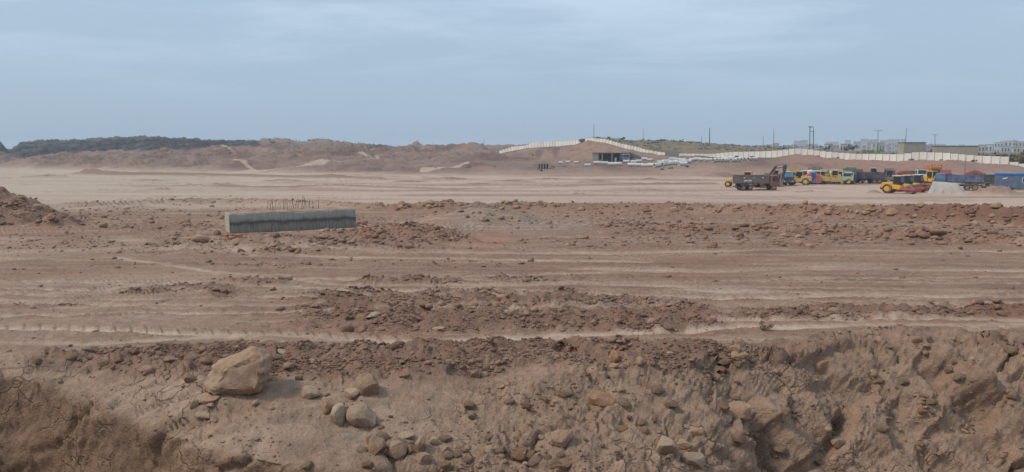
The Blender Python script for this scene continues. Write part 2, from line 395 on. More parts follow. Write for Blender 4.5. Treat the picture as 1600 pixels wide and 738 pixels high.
# strips and scuffs left by machines driving from side to side: long in x, thin in y
lx = X + .18 * Y
strk = fbm2(lx * .10, Y * 1.05, 4, .55, 21); strk2 = fbm2(lx * .05, Y * .33, 4, .55, 25); strk3 = fbm2(lx * .16 + 3, Y * 2.6, 3, .5, 29)
strkf = fbm2(lx * .018, Y * .07, 3, .55, 33)
nearf = 1 - sstep(14, 45, R); midf = sstep(18, 60, R)
H += plainw * (.025 * strk + .012 * strk3) * nearf + plainw * .05 * fbm2(lx * .05, Y * .30, 2, .5, 25) * midf * (1 - sstep(60, 130, R)) + plainw * .13 * fbm2(lx * .018, Y * .05, 2, .5, 34) * sstep(70, 140, R)
H += plainw * (.05 * fbm2(X * .25, Y * .3, 3, .5, 36) + .018 * fbm2(X * 1.7, Y * 1.9, 3, .5, 37) * (1 - sstep(20, 40, R)))

H += (heaps + block_pit) * (1 - bankw)
coarse = np.clip((left_heap + row_bank + row_low + row_left + block_heap) / .35, 0, 1) * (1 - bankw)
crust = plainw * (1 - pale) * (1 - sstep(17, 30, R)) * sstep(-.05, .45, fbm2(X * .35, Y * .7, 3, .5, 270))
H += crust * (.030 * fbm2(X * 2.6, Y * 5.5, 3, .6, 271, True) + .018 * fbm2(X * 7, Y * 9, 2, .6, 272))
loose = loose * (1 - .0 * bankw)
# clods: lumps of cell noise where the soil is loose
cw = np.clip(loose + .75 * coarse + .7 * rough, 0, 1)
csz = np.clip(R / 13, .8, 3.2)
f1a, f2a, ida = worley2(X / .30 + .4 * noise2(X * 3, Y * 3, 5), Y / .30, 51)
f1b, f2b, idb = worley2(X / .75 + .4 * noise2(X * 1.3, Y * 1.3, 6), Y / .75, 53)
lump_a = np.clip(1 - f1a * 1.35, 0, 1) ** .7 * (.3 + ida); lump_b = np.clip(1 - f1b * 1.35, 0, 1) ** .7 * (.2 + idb)
H += cw * (.11 * lump_a * (1 - sstep(18, 40, R)) + .09 * lump_b * sstep(14, 30, R) + .16 * fbm2(X * 1.3, Y * 1.3, 5, .6, 55))
H += plainw * (1 - cw) * .03 * lump_a * sstep(.25, .6, noise2(X * .5, Y * .9, 57) + .2) * (1 - sstep(14, 26, R))

# ---------------------------------------------------------------- terrain: the cut bank in front, displaced along its own normal
def grid_normals(X, Y, Z):
    dxr = np.gradient(X, axis=0); dyr = np.gradient(Y, axis=0); dzr = np.gradient(Z, axis=0)
    dxt = np.gradient(X, axis=1); dyt = np.gradient(Y, axis=1); dzt = np.gradient(Z, axis=1)
    nx = dyt * dzr - dzt * dyr; ny = dzt * dxr - dxt * dzr; nz = dxt * dyr - dyt * dxr
    l = np.sqrt(nx * nx + ny * ny + nz * nz) + 1e-9
    return nx / l, ny / l, nz / l
Z1 = Z + H
nx, ny, nz = grid_normals(X, Y, Z1)
S = Y + .9 * Z1                                             # runs down the face as well as across the top
rightw = sstep(1080, 1230, PX) * bankw                    # chunky slope on the right
midw = sstep(640, 820, PX) * (1 - sstep(1080, 1230, PX)) * bankw
leftw = (1 - sstep(560, 760, PX)) * bankw
facew = rimw * leftw
wpx = .28 * fbm2(X * 1.4, S * 1.4, 3, .5, 150); wpy = .28 * fbm2(X * 1.4, S * 1.4, 3, .5, 151)
g1, g2, gid = worley2((X + wpx) / .95, (S + wpy - .35 * X * rightw) / .80, 153)
k1, k2, kid = worley2((X + wpx) / .36, (S + wpy) / .30, 155)
m1, m2, mid_ = worley2((X + .5 * wpx) / .15, (S + .5 * wpy) / .13, 157)
pl1 = (gid - .5) * sstep(0, .28, g2 - g1); pl2 = (kid - .5) * sstep(0, .35, k2 - k1); pl3 = (mid_ - .5) * sstep(0, .4, m2 - m1)
crackA = 1 - sstep(.015, .10, g2 - g1); crackB = 1 - sstep(.02, .14, k2 - k1); crackC = 1 - sstep(.03, .2, m2 - m1)
brkA = sstep(-.15, .35, noise2(X * .9, S * .9, 160)); brkB = sstep(.0, .5, noise2(X * 1.3 + 4, S * 1.3, 161))
D = np.zeros_like(X)
big3 = fbm3(X * .75, Y * .75, Z1 * .75, 4, .55, 170)
D += bankw * ((.10 - .05 * facew) * big3 + (.05 - .03 * leftw) * fbm3(X * 2.6, Y * 2.6, Z1 * 2.6, 4, .6, 171))
D += rightw * (.22 * fbm2((X + .75 * S) * .7, (S - .5 * X) * .28, 4, .5, 172, True) - .06 + .32 * pl1 + .20 * pl2 * brkB - .09 * crackA * brkA - .045 * crackB * brkB)
D += midw * (.12 * fbm2(X * 1.2, S * 1.0, 4, .55, 173) + .20 * pl1 * brkA + .20 * pl2 * brkB - .06 * crackA * brkA - .045 * crackB * brkB + .07 * pl3)
topl = leftw * (1 - rimw)
D += topl * (.14 * pl1 + .10 * pl2 * brkB - .06 * crackA * brkA * sstep(.1, .5, noise2(X * .5, S * .5, 174) + .3) - .03 * crackB * brkB)
D += facew * (.035 * fbm2(X * .7, S * .9, 3, .5, 175, True) + .16 * pl1 - .05 * crackA * brkA - .03 * crackB * brkB + .08 * pl2 * brkB + .03 * pl3 + .022 * fbm3(X * 6, Y * 6, Z1 * 6, 4, .65, 176) + .010 * fbm3(X * 22, Y * 22, Z1 * 22, 2, .6, 178))
D += bankw * (.032 * pl3 * brkB + (.034 - .018 * leftw) * fbm3(X * 7, Y * 7, Z1 * 7, 4, .68, 177))
# gully between the two banks
def px_path_dist(pts, hw):
    best = np.full(X.shape, 9e9)
    for (ax, ay), (bx, by) in zip(pts[:-1], pts[1:]):
        vx, vy = bx - ax, by - ay
        t = np.clip(((PX - ax) * vx + (PY - ay) * vy) / (vx * vx + vy * vy), 0, 1)
        best = np.minimum(best, np.hypot(PX + wx * .5 - ax - t * vx, PY + wy - ay - t * vy))
    return 1 - sstep(hw * .25, hw, best)
gully = np.maximum(px_path_dist([(1128, 560), (1142, 590), (1165, 620), (1195, 680), (1225, 745)], 30), .8 * px_path_dist([(1250, 740), (1300, 690), (1320, 640)], 16)) * bankw
D += -.30 * gully * (.6 + .4 * brkB)
D += -.16 * px_path_dist([(1440, 575), (1480, 610), (1540, 660), (1600, 690)], 18) * bankw + .12 * px_path_dist([(1480, 560), (1540, 610), (1600, 640)], 20) * bankw
slot = px_path_dist([(872, 544), (898, 545)], 14); D += -.20 * slot
# hills: erosion
hn = fbm2(X * .012, Y * .012, 5, .55, 180); hr = fbm2(X * .035, Y * .03, 5, .55, 181, True); hf = fbm2(X * .12, Y * .08, 2, .55, 182)
wz = DPL - f_pts[2][0][None, :]; wallzone = sstep(740, 775, PX) * np.exp(-(wz / np.where(wz < 0, 10 + 45 * (1 - sstep(830, 930, PX)), 9)) ** 2)
behind = sstep(-2, 10, DPL - f_pts[2][0][None, :])
hamp = hillw * (1 - .92 * wallzone) * (1 - behind * .6)
mesat = sstep(396, 408, PX) * (1 - sstep(552, 566, PX)) * sstep(440, 520, DPL)
H2 = hamp * (1 - .85 * mesat) * (2.2 * hn + 3.0 * hr + 1.7 * hf) * (.35 + .65 * sstep(200, 400, R)) * (1 - .55 * sstep(1150, 1250, PX))
H2 += hamp * sstep(250, 350, R) * (1 - sstep(460, 520, R)) * (2.0 * fbm2(X * .045 + 9, Y * .09, 3, .5, 186, True))
H2 += hamp * 2.2 * (1 - mesat) * fbm2(X * .05, Y * .02, 4, .6, 183, True) * sstep(450, 600, R) * (1 - sstep(600, 700, PX))
steep = sstep(1195, 1260, PX) * hillw * (1 - behind)
H2 += steep * (.9 * fbm2(X * .22, Y * .04, 4, .6, 184, True) + .6 * fbm2(X * .06, Y * .1, 3, .5, 188))
knob = np.exp(-((X / np.maximum(Y, 1) - float(ray(652, 230)[0])) / .007) ** 2) * np.exp(-((DPL - 540) / 25) ** 2) * 4.2
H2 += np.where(front, knob, 0)
Xf = X + D * nx; Yf = Y + D * ny; Zf = Z1 + D * nz + H2
EL = Zf / R

def ground_z(x, y):
    """Height of the finished ground under a point of the plan."""
    t = math.atan2(x, y); r = math.hypot(x, y)
    j = int(np.argmin(np.abs(th - t)))
    rr = np.hypot(Xf[:, j], Yf[:, j])
    return float(np.interp(r, np.maximum.accumulate(rr), Zf[:, j]))
def pick(px, py):
    """Where the sight line through a photo pixel first meets the finished ground: (point, normal, row, column)."""
    u, t = ray(px, py)
    j = int(np.argmin(np.abs(th - math.atan(u))))
    rr = np.hypot(Xf[:, j], Yf[:, j]); el = Zf[:, j] / rr
    tt = float(t) * math.cos(th[j])
    ok = np.nonzero((el >= tt) & (R[:, j] > 3))[0]
    i = int(ok[0]) if len(ok) else NR - 5
    return Vector((float(Xf[i, j]), float(Yf[i, j]), float(Zf[i, j]))), i, j

# ---------------------------------------------------------------- terrain: soil colours, with shade of ruts and far ridge painted in
def lin(r, g, b):
    f = lambda c: (c / 255 / 12.92) if c <= 10 else ((c / 255 + .055) / 1.055) ** 2.4
    return np.array([f(r), f(g), f(b)])
SOIL = lin(148, 117, 97); PALE = lin(182, 157, 135); DARK = lin(134, 105, 88); PALEST = lin(186, 161, 142)
RED = lin(148, 110, 88); BANKC = lin(160, 132, 110); GREYF = lin(142, 132, 120); PINK = lin(166, 122, 100)
HILL = lin(136, 113, 99); HILL_SHADED = lin(40, 47, 52); HILLG = lin(84, 88, 68); CUT = lin(148, 118, 102)
C = np.zeros(X.shape + (3,))
def mixc(c, m): 
    global C
    C = C * (1 - m[..., None]) + np.asarray(c) * m[..., None]
C[:] = SOIL
big = fbm2(X * .12, Y * .35, 4, .55, 200)
mixc(RED, plainw * sstep(-.1, .6, fbm2(X * .05, Y * .12, 3, .5, 201)) * .55 * (1 - sstep(60, 100, R)))
s5 = fbm2(lx * .32, Y * 1.9, 4, .6, 31); s6 = fbm2(lx * .11 + 5, Y * .75, 4, .6, 32)
mixc(PALE, plainw * sstep(.0, .55, strk + .35 * big) * .55 * nearf)
mixc(PALE, plainw * sstep(.08, .5, s5) * .6 * (1 - sstep(40, 70, R)))
mixc(lin(116, 88, 72), plainw * sstep(.08, .5, -s5) * .55 * (1 - sstep(50, 80, R)))
mixc(PALE, plainw * sstep(.1, .5, s6) * .5 * sstep(16, 24, R) * (1 - sstep(60, 90, R)))
mixc(lin(120, 92, 76), plainw * sstep(.1, .5, -s6) * .5 * sstep(14, 22, R) * (1 - sstep(60, 90, R)))
mixc(PALE, plainw * sstep(-.05, .6, strk2) * .7 * midf * (1 - sstep(70, 110, R)))
mixc(DARK, plainw * sstep(.15, .6, -strk + .3 * strk3) * .45 * (1 - sstep(60, 100, R)))
mixc(PALE, plainw * sstep(-.6, .2, noise2(X * .06, Y * .12, 205)) * .35 * sstep(320, 520, -PX + 800) * (PY > 370) * (1 - loose))
mixc(lin(194, 169, 147), np.clip(pale * 1.0, 0, 1) * (1 - bankw))
mixc(lin(112, 84, 69), dark * .6 * (1 - bankw))  # shade of lug grooves and rut edges, put into the soil colour
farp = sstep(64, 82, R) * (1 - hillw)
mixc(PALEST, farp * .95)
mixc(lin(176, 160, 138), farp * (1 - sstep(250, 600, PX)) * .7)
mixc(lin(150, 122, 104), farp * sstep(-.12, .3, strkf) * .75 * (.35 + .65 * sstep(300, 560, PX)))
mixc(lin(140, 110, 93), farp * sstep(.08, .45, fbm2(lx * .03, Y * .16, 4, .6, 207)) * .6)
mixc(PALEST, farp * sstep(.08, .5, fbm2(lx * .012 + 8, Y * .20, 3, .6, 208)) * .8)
mixc(DARK, np.clip(loose * (.78 + .3 * fbm2(X * 1.5, Y * 2, 3, .6, 209)), 0, 1) * (1 - .85 * pale))
mixc(DARK, np.clip(rough, 0, 1) * .55 * (1 - greyf if False else 1))
hp = np.clip((left_heap + row_bank + row_left * .8 + row_low * .6 + right_heap) / .5, 0, 1) * (1 - bankw)
mixc(lin(138, 108, 90), hp * .7)
mixc(lin(126, 94, 78), np.clip(row_bank / .4, 0, 1) * sstep(1330, 1480, PX) * .8)
mixc(GREYF, greyfan * .28 * (1 - bankw)); mixc(PINK, pinkp * .55)
mixc(lin(132, 104, 88), np.clip((row_far + row_far2 + row_far3 + small_heaps + far_bits) / .25, 0, 1) * .8)
mixc(BANKC, bankw * (1 - .75 * loose))
mixc(lin(142, 114, 91), facew * .8)
mixc(lin(156, 122, 98), bankw * sstep(.1, .6, fbm2(X * .9, S * .9, 3, .5, 210)) * .45 * (.5 + .5 * rightw))
mixc(lin(122, 102, 88), bankw * sstep(.1, .6, fbm2(X * .7 + 9, S * .6, 3, .5, 211)) * .6)
mixc(PALE, topl * sstep(-.3, .5, fbm2(X * .8, S * .9, 4, .5, 212)) * .5 * (1 - loose))
mixc(lin(160, 134, 112), midw * sstep(640, 600, PY) * sstep(-.3, .5, big) * .35)
hc = fbm2(X * .03, Y * .015, 5, .6, 220)
mixc(HILL, hillw)
mixc(lin(104, 80, 70), hillw * sstep(-.15, .35, hc) * .85)
mixc(lin(104, 92, 84), hillw * sstep(.05, .35, fbm2(X * .06 + 4, Y * .06, 4, .65, 227)) * .7)
mixc(lin(150, 112, 92), hillw * sstep(.05, .4, fbm2(X * .045 + 14, Y * .06, 4, .65, 228)) * .55)
mixc(lin(166, 140, 120), hillw * sstep(.15, .5, fbm2(X * .025, Y * .06, 4, .6, 221)) * .5)
mixc(lin(130, 116, 108), hillw * sstep(.1, .5, -hf) * .4)
farridge = sstep(4, 22, DPL - f_pts[1][0][None, :] + 16 * noise2(X * .03, Y * .03, 222)) * (1 - sstep(560, 640, PX))
mixc(HILL_SHADED, farridge * .9); mixc(HILLG, farridge * sstep(.0, .5, fbm2(X * .02, Y * .02, 4, .6, 223)) * .7)  # far ridge is rock in shade; that darkness is put into its colour
mixc(lin(98, 96, 90), farridge * sstep(.0, .35, fbm2(X * .05, Y * .01, 4, .6, 226)) * .7)
topb = farridge * sstep(-45, -20, DPL - f_pts[2][0][None, :]) * .6; mixc(lin(104, 98, 80), topb)
mesa = farridge * sstep(398, 412, PX) * sstep(600, 560, PX)
mixc(lin(140, 118, 100), mesa * .75)
backl = hillw * behind * sstep(880, 920, PX)
mixc(lin(126, 112, 90), backl * .85); mixc(lin(92, 92, 66), backl * sstep(.0, .4, fbm2(X * .08, Y * .05, 4, .6, 224)) * .7)
cutm = sstep(1180, 1250, PX) * hillw * (1 - behind)
mixc(CUT, cutm * .9); mixc(lin(116, 88, 82), cutm * sstep(.05, .5, fbm2(X * .06, Z1 * .3 + Y * .02, 4, .6, 225)) * .65)
cut2 = blobs([(930, 236, 60, 12), (885, 250, 55, 12, .8)]) * hillw * (1 - behind); mixc(lin(158, 126, 104), cut2 * .5)
dark_ovals = np.where(front, np.maximum((1 - sstep(.5, 1.1, np.hypot((PX - 842) / 7, (PY - 242) / 9))), (1 - sstep(.5, 1.1, np.hypot((PX - 868) / 7, (PY - 240) / 11)))), 0) * hillw; H2g = 0; mixc(lin(88, 76, 70), dark_ovals * .6)  # two darker ovals on the slope, colour alone without relief
def hroad(pts, hw):
    m = np.zeros_like(X)
    for (ax, ay), (bx, by) in zip(pts[:-1], pts[1:]):
        vx, vy = bx - ax, by - ay
        t = np.clip(((PX - ax) * vx + (PY - ay) * vy) / (vx * vx + vy * vy), 0, 1)
        m = np.maximum(m, 1 - sstep(hw * .5, hw, np.hypot((PX - ax - t * vx) * .35, PY - ay - t * vy)))
    return np.where(front, m, 0)
roads = np.maximum.reduce([hroad([(660, 269), (690, 266), (715, 263), (730, 258)], 2.0), hroad([(350, 238), (368, 246)], 1.8), hroad([(362, 257), (380, 262), (400, 267), (470, 265), (530, 260)], 1.7),
                           hroad([(560, 247), (590, 255)], 1.2), hroad([(345, 273), (400, 267)], 2)])
mixc(lin(186, 160, 138), roads * .8 * sstep(120, 180, R))
C *= (1 + .16 * fbm2(X * 4.2, Y * 4.2, 3, .6, 230)[..., None] * (1 - sstep(20, 60, R))[..., None])
C = np.clip(C, .01, .9)
# ---------------------------------------------------------------- materials
def mat_base(name, rough=.9, spec=.2):
    m = bpy.data.materials.new(name); m.use_nodes = True
    nt = m.node_tree; b = nt.nodes['Principled BSDF']
    b.inputs['Roughness'].default_value = rough
    b.inputs['Specular IOR Level'].default_value = spec
    return m, nt, b
def nd(nt, t, **kw):
    n = nt.nodes.new(t)
    for k, v in kw.items(): setattr(n, k, v)
    return n
def noise_node(nt, vec, scale, detail=4, rough=.6):
    n = nd(nt, 'ShaderNodeTexNoise'); n.inputs['Scale'].default_value = scale
    n.inputs['Detail'].default_value = detail; n.inputs['Roughness'].default_value = rough
    nt.links.new(vec, n.inputs['Vector']); return n.outputs[0]
def rng_node(nt, val, a, b, c, d):
    n = nd(nt, 'ShaderNodeMapRange')
    for k, v in zip(('From Min', 'From Max', 'To Min', 'To Max'), (a, b, c, d)): n.inputs[k].default_value = v
    nt.links.new(val, n.inputs['Value']); return n.outputs[0]
def mul_node(nt, col, fac):
    n = nd(nt, 'ShaderNodeVectorMath', operation='SCALE'); nt.links.new(col, n.inputs[0]); nt.links.new(fac, n.inputs['Scale']); return n.outputs[0]
def bump_node(nt, b, h, strength, dist):
    n = nd(nt, 'ShaderNodeBump'); n.inputs['Strength'].default_value = strength; n.inputs['Distance'].default_value = dist
    nt.links.new(h, n.inputs['Height']); nt.links.new(n.outputs[0], b.inputs['Normal'])

def soil_material():
    m, nt, b = mat_base('soil', .95, .12)
    a = nd(nt, 'ShaderNodeAttribute', attribute_name='soil')
    pos = nd(nt, 'ShaderNodeNewGeometry').outputs['Position']
    n1 = noise_node(nt, pos, 7.0, 6, .65); n2 = noise_node(nt, pos, 34.0, 4, .7); n3 = noise_node(nt, pos, .6, 5, .6)
    c = mul_node(nt, a.outputs['Color'], rng_node(nt, n1, .3, .7, .80, 1.18))
    c = mul_node(nt, c, rng_node(nt, n2, .3, .7, .84, 1.14))
    c = mul_node(nt, c, rng_node(nt, n3, .3, .7, .90, 1.10))
    nt.links.new(c, b.inputs['Base Color'])
    ad = nd(nt, 'ShaderNodeMath', operation='ADD'); nt.links.new(n1, ad.inputs[0])
    sc = nd(nt, 'ShaderNodeMath', operation='MULTIPLY'); sc.inputs[1].default_value = .45
    nt.links.new(n2, sc.inputs[0]); nt.links.new(sc.outputs[0], ad.inputs[1])
    # cracks of drying clay on the bank only (alpha of the soil colour marks it), as relief
    mpn = nd(nt, 'ShaderNodeVectorMath', operation='MULTIPLY_ADD'); nz_ = nd(nt, 'ShaderNodeTexNoise'); nz_.inputs['Scale'].default_value = 5
    nt.links.new(pos, nz_.inputs['Vector']); nt.links.new(nz_.outputs['Color'], mpn.inputs[0]); mpn.inputs[1].default_value = (.22, .22, .22); nt.links.new(pos, mpn.inputs[2])
    vo = nd(nt, 'ShaderNodeTexVoronoi', feature='DISTANCE_TO_EDGE'); vo.inputs['Scale'].default_value = 2.9; nt.links.new(mpn.outputs[0], vo.inputs['Vector'])
    ck = rng_node(nt, vo.outputs['Distance'], .0, .04, -.7, 0)
    gate_ = nd(nt, 'ShaderNodeMath', operation='MULTIPLY'); nt.links.new(ck, gate_.inputs[0])
    g2_ = nd(nt, 'ShaderNodeMath', operation='MULTIPLY'); nt.links.new(rng_node(nt, n3, .50, .62, 0, 1), g2_.inputs[0]); nt.links.new(a.outputs['Alpha'], g2_.inputs[1]); nt.links.new(g2_.outputs[0], gate_.inputs[1])
    ad2 = nd(nt, 'ShaderNodeMath', operation='ADD'); nt.links.new(ad.outputs[0], ad2.inputs[0]); nt.links.new(gate_.outputs[0], ad2.inputs[1])
    bump_node(nt, b, ad2.outputs[0], 1.0, .065)
    return m
M_SOIL = soil_material()

def dusty(name, rgb, rough=.7, spec=.3, dirt=.35, scale=6.0, metal=0.0, dust=(150, 128, 108), var=.0):
    """Paint, cloth or concrete with patches of dust; the same patch stays on the thing wherever it stands."""
    m, nt, b = mat_base(name, rough, spec)
    b.inputs['Metallic'].default_value = metal
    tc = nd(nt, 'ShaderNodeTexCoord').outputs['Object']
    n1 = noise_node(nt, tc, scale * .25, 6, .65); n2 = noise_node(nt, tc, scale, 5, .7)
    mx = nd(nt, 'ShaderNodeMix', data_type='RGBA')
    mx.inputs['A'].default_value = (*lin(*rgb), 1); mx.inputs['B'].default_value = (*lin(*dust), 1)
    nt.links.new(rng_node(nt, n1, .38, .72, 0, dirt * 2), mx.inputs['Factor'])
    c = mul_node(nt, mx.outputs['Result'], rng_node(nt, n2, .3, .7, .82, 1.15))
    if var:
        oi = nd(nt, 'ShaderNodeObjectInfo').outputs['Random']
        c = mul_node(nt, c, rng_node(nt, oi, 0, 1, 1 - var, 1 + var))
    nt.links.new(c, b.inputs['Base Color'])
    bump_node(nt, b, n2, .25, .01)
    return m

def stone_material(name, rgb, rgb2, scale=5.0):
    m, nt, b = mat_base(name, .92, .15)
    tc = nd(nt, 'ShaderNodeTexCoord').outputs['Object']
    n1 = noise_node(nt, tc, scale * .35, 5, .6); n2 = noise_node(nt, tc, scale * 2, 6, .7); n3 = noise_node(nt, tc, scale * 9, 4, .7)
    mx = nd(nt, 'ShaderNodeMix', data_type='RGBA')
    mx.inputs['A'].default_value = (*lin(*rgb), 1); mx.inputs['B'].default_value = (*lin(*rgb2), 1)
    nt.links.new(rng_node(nt, n1, .38, .66, 0, 1), mx.inputs['Factor'])
    c = mul_node(nt, mx.outputs['Result'], rng_node(nt, n2, .3, .7, .78, 1.30))
    oi = nd(nt, 'ShaderNodeObjectInfo').outputs['Random']
    c = mul_node(nt, c, rng_node(nt, oi, 0, 1, .90, 1.10))
    nt.links.new(c, b.inputs['Base Color'])
    ad = nd(nt, 'ShaderNodeMath', operation='MULTIPLY_ADD'); ad.inputs[1].default_value = .35
    nt.links.new(n3, ad.inputs[0]); nt.links.new(n2, ad.inputs[2])
    bump_node(nt, b, ad.outputs[0], 1.0, .035)
    return m
M_STONE = stone_material('tan_stone', (162, 134, 108), (148, 118, 94))
M_STONE2 = stone_material('buff_stone', (170, 146, 122), (152, 128, 106))
M_CLAY = stone_material('brown_clay', (164, 135, 111), (148, 119, 97), 8)

# ---------------------------------------------------------------- mesh helpers
def mesh_np(name, verts, quads=None, tris=None):
    me = bpy.data.meshes.new(name)
    v = np.asarray(verts, np.float32).reshape(-1, 3)
    me.vertices.add(len(v)); me.vertices.foreach_set('co', v.ravel())
    fs = []
    n = 4 if quads is not None else 3
    f = np.asarray(quads if quads is not None else tris, np.int32).reshape(-1, n)
    me.loops.add(f.size); me.loops.foreach_set('vertex_index', f.ravel())
    me.polygons.add(len(f)); me.polygons.foreach_set('loop_start', np.arange(0, f.size, n, dtype=np.int32))
    me.polygons.foreach_set('loop_total', np.full(len(f), n, np.int32))
    me.update(calc_edges=True); me.validate()
    return me
def link(o, parent=None):
    COL.objects.link(o)
    if parent: o.parent = parent
    return o
def tag(o, label=None, cat=None, group=None, kind=None):
    if label: o['label'] = label
    if cat: o['category'] = cat
    if group: o['group'] = group
    if kind: o['kind'] = kind
    return o

# ---------------------------------------------------------------- the terrain as objects
fn = grid_normals(Xf, Yf, Zf)
V = np.stack([Xf, Yf, Zf], -1).reshape(-1, 3); Nn = np.stack(fn, -1).reshape(-1, 3)
ii, jj = np.meshgrid(np.arange(NR - 1), np.arange(NT), indexing='ij'); j2 = (jj + 1) % NT
Q = np.stack([ii * NT + jj, ii * NT + j2, (ii + 1) * NT + j2, (ii + 1) * NT + jj], -1).reshape(-1, 4)
zone = np.where(bankw > .5, 1, np.where(hillw > .3, 2, 0))
zone = np.where((left_heap > .12) & (bankw < .3), 3, zone); zone = np.where((right_heap > .12) & (hillw < .3), 4, zone)
zone = np.where((row_bank > .10) & (bankw < .3), 5, zone)
qz = zone.reshape(-1)[Q[:, 0]]
def terrain_piece(name, k, label):
    q = Q[qz == k]; used, inv = np.unique(q, return_inverse=True)
    me = mesh_np(name, V[used], quads=inv.reshape(-1, 4))
    at_ = me.color_attributes.new('soil', 'FLOAT_COLOR', 'POINT')
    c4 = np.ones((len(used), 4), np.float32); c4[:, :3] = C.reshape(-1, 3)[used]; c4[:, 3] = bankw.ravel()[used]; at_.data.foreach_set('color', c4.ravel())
    me.polygons.foreach_set('use_smooth', np.ones(len(q), bool))
    me.normals_split_custom_set_from_vertices(Nn[used].tolist())
    me.materials.append(M_SOIL)
    o = link(bpy.data.objects.new(name, me))
    return tag(o, label, kind='structure')
terrain_piece('ground', 0, 'wide graded building site of dry brown earth crossed by pale wheel tracks')
terrain_piece('earth_bank', 1, 'cracked clay bank cut away at the bottom edge of the site')
terrain_piece('hills', 2, 'low eroded earth hills and cut slopes round the site')
terrain_piece('dirt_mound', 3, 'large brown dirt mound at the edge beyond the tracks')
terrain_piece('dirt_mound', 4, 'brown dirt mound in front of the blue cabin')
terrain_piece('dirt_ridge', 5, 'long pushed up ridge of dirt and stones across the site')

# ---------------------------------------------------------------- rubble and rocks
def ico(sub):
    bm = bmesh.new(); bmesh.ops.create_icosphere(bm, subdivisions=sub, radius=1)
    v = np.array([p.co[:] for p in bm.verts]); f = np.array([[q.index for q in p.verts] for p in bm.faces]); bm.free(); return v, f
I1, I2, I3, I4 = ico(1), ico(2), ico(3), ico(4)
def stone_shape(base, seed, ncut=7, rough_=.10, flat=.7):
    """A lump broken by a few planes, so that it has faces and edges like a stone."""
    r = np.random.default_rng(seed); v = base[0].copy()
    v *= (1 + .22 * fbm3(v[:, 0] * 1.1 + seed, v[:, 1] * 1.1, v[:, 2] * 1.1, 2, .5, seed))[:, None]
    for _ in range(ncut):
        n = r.normal(size=3); n /= np.linalg.norm(n); d = r.uniform(.52, .85)
        over = v @ n - d; v -= np.where(over > 0, over * .92, 0)[:, None] * n
    v *= (1 + rough_ * fbm3(v[:, 0] * 3 + seed, v[:, 1] * 3, v[:, 2] * 3, 3, .6, seed + 1))[:, None]
    v /= np.abs(v).max(0)
    v[:, 2] *= flat
    return v
def stuff_scatter(name, idx, sizes, label, shapes, faces, mat, tint):
    n = len(idx); pts = V[idx]; r = rng
    ns = len(shapes); nv = len(shapes[0]); allv = np.zeros((n, nv, 3), np.float32)
    k = r.integers(0, ns, n); sh = np.stack(shapes)[k]
    a = r.uniform(0, 2 * math.pi, n); s3 = np.stack([r.uniform(.7, 1.3, n), r.uniform(.7, 1.2, n), r.uniform(.55, 1.0, n)], 1) * sizes[:, None]
    sh = sh * s3[:, None, :]
    tl = r.normal(0, .35, n)
    y, z = sh[..., 1] * np.cos(tl)[:, None] - sh[..., 2] * np.sin(tl)[:, None], sh[..., 1] * np.sin(tl)[:, None] + sh[..., 2] * np.cos(tl)[:, None]
    x = sh[..., 0] * np.cos(a)[:, None] - y * np.sin(a)[:, None]; y2 = sh[..., 0] * np.sin(a)[:, None] + y * np.cos(a)[:, None]
    off = Nn[idx] * (sizes * .22)[:, None]
    allv[..., 0] = x + (pts + off)[:, 0:1]; allv[..., 1] = y2 + (pts + off)[:, 1:2]; allv[..., 2] = z + (pts + off)[:, 2:3]
    F = (faces[None] + (np.arange(n) * nv)[:, None, None]).reshape(-1, 3)
    me = mesh_np(name, allv.reshape(-1, 3), tris=F)
    col = np.zeros((n, nv, 4), np.float32)
    col[..., :3] = (tint[None] * .45 + C.reshape(-1, 3)[idx] * .62)[:, None, :] * r.uniform(.78, 1.28, n)[:, None, None]
    at_ = me.color_attributes.new('soil', 'FLOAT_COLOR', 'POINT'); at_.data.foreach_set('color', col.ravel())
    me.materials.append(mat)
    return tag(link(bpy.data.objects.new(name, me)), label, kind='stuff')
inview = (np.abs(PX - 800) < 900) & (PY > 300) & (PY < 790)
def sample(w, n, seed):
    p = (w * inview).ravel(); p = p / p.sum()
    return np.random.default_rng(seed).choice(len(p), n, p=p)
SH1 = [stone_shape(I1, 300 + i, 4, .15, .75) for i in range(14)]
SH2 = [stone_shape(I2, 330 + i, 6, .12, .75) for i in range(14)]
lo, co_ = np.clip(loose, 0, 1) * (1 - bankw * .4), np.clip(coarse + .7 * rough, 0, 1) * (1 - bankw)
w_small = lo * 1.0 + co_ * .7 + bankw * .10 * (1 - facew) + .14 * midw + .10 * rightw + plainw * .02 * (R < 40)
w_small = w_small * (1 - .85 * pale) * (.12 + sstep(-.05, .5, noise2(X * 1.1, Y * 1.4, 240)))
i1 = sample(w_small, 36000, 1)
s1 = np.clip(rng.lognormal(math.log(.0115), .60, len(i1)), .006, .06) * np.clip(R.ravel()[i1] / 12, .75, 3.6)
stuff_scatter('rubble', i1, s1, 'small clods and crumbs of broken earth over the churned ground', SH1, I1[1], M_SOIL, DARK)
w_mid = lo * .5 + co_ * 1.0 + .12 * midw + .10 * rightw * (1 - .4 * rimw) + .06 * topl
w_mid = w_mid * (1 - .9 * pale) * (.04 + sstep(.05, .5, noise2(X * .9, Y * 1.1, 241)))
i2 = sample(w_mid, 1500, 2)
s2 = np.clip(rng.lognormal(math.log(.042), .45, len(i2)), .02, .13) * np.clip(R.ravel()[i2] / 12, .8, 3.0)
stuff_scatter('rubble', i2, s2, 'lumps of clay and stones lying on the churned ground', SH2, I2[1], M_SOIL, lin(150, 122, 102))
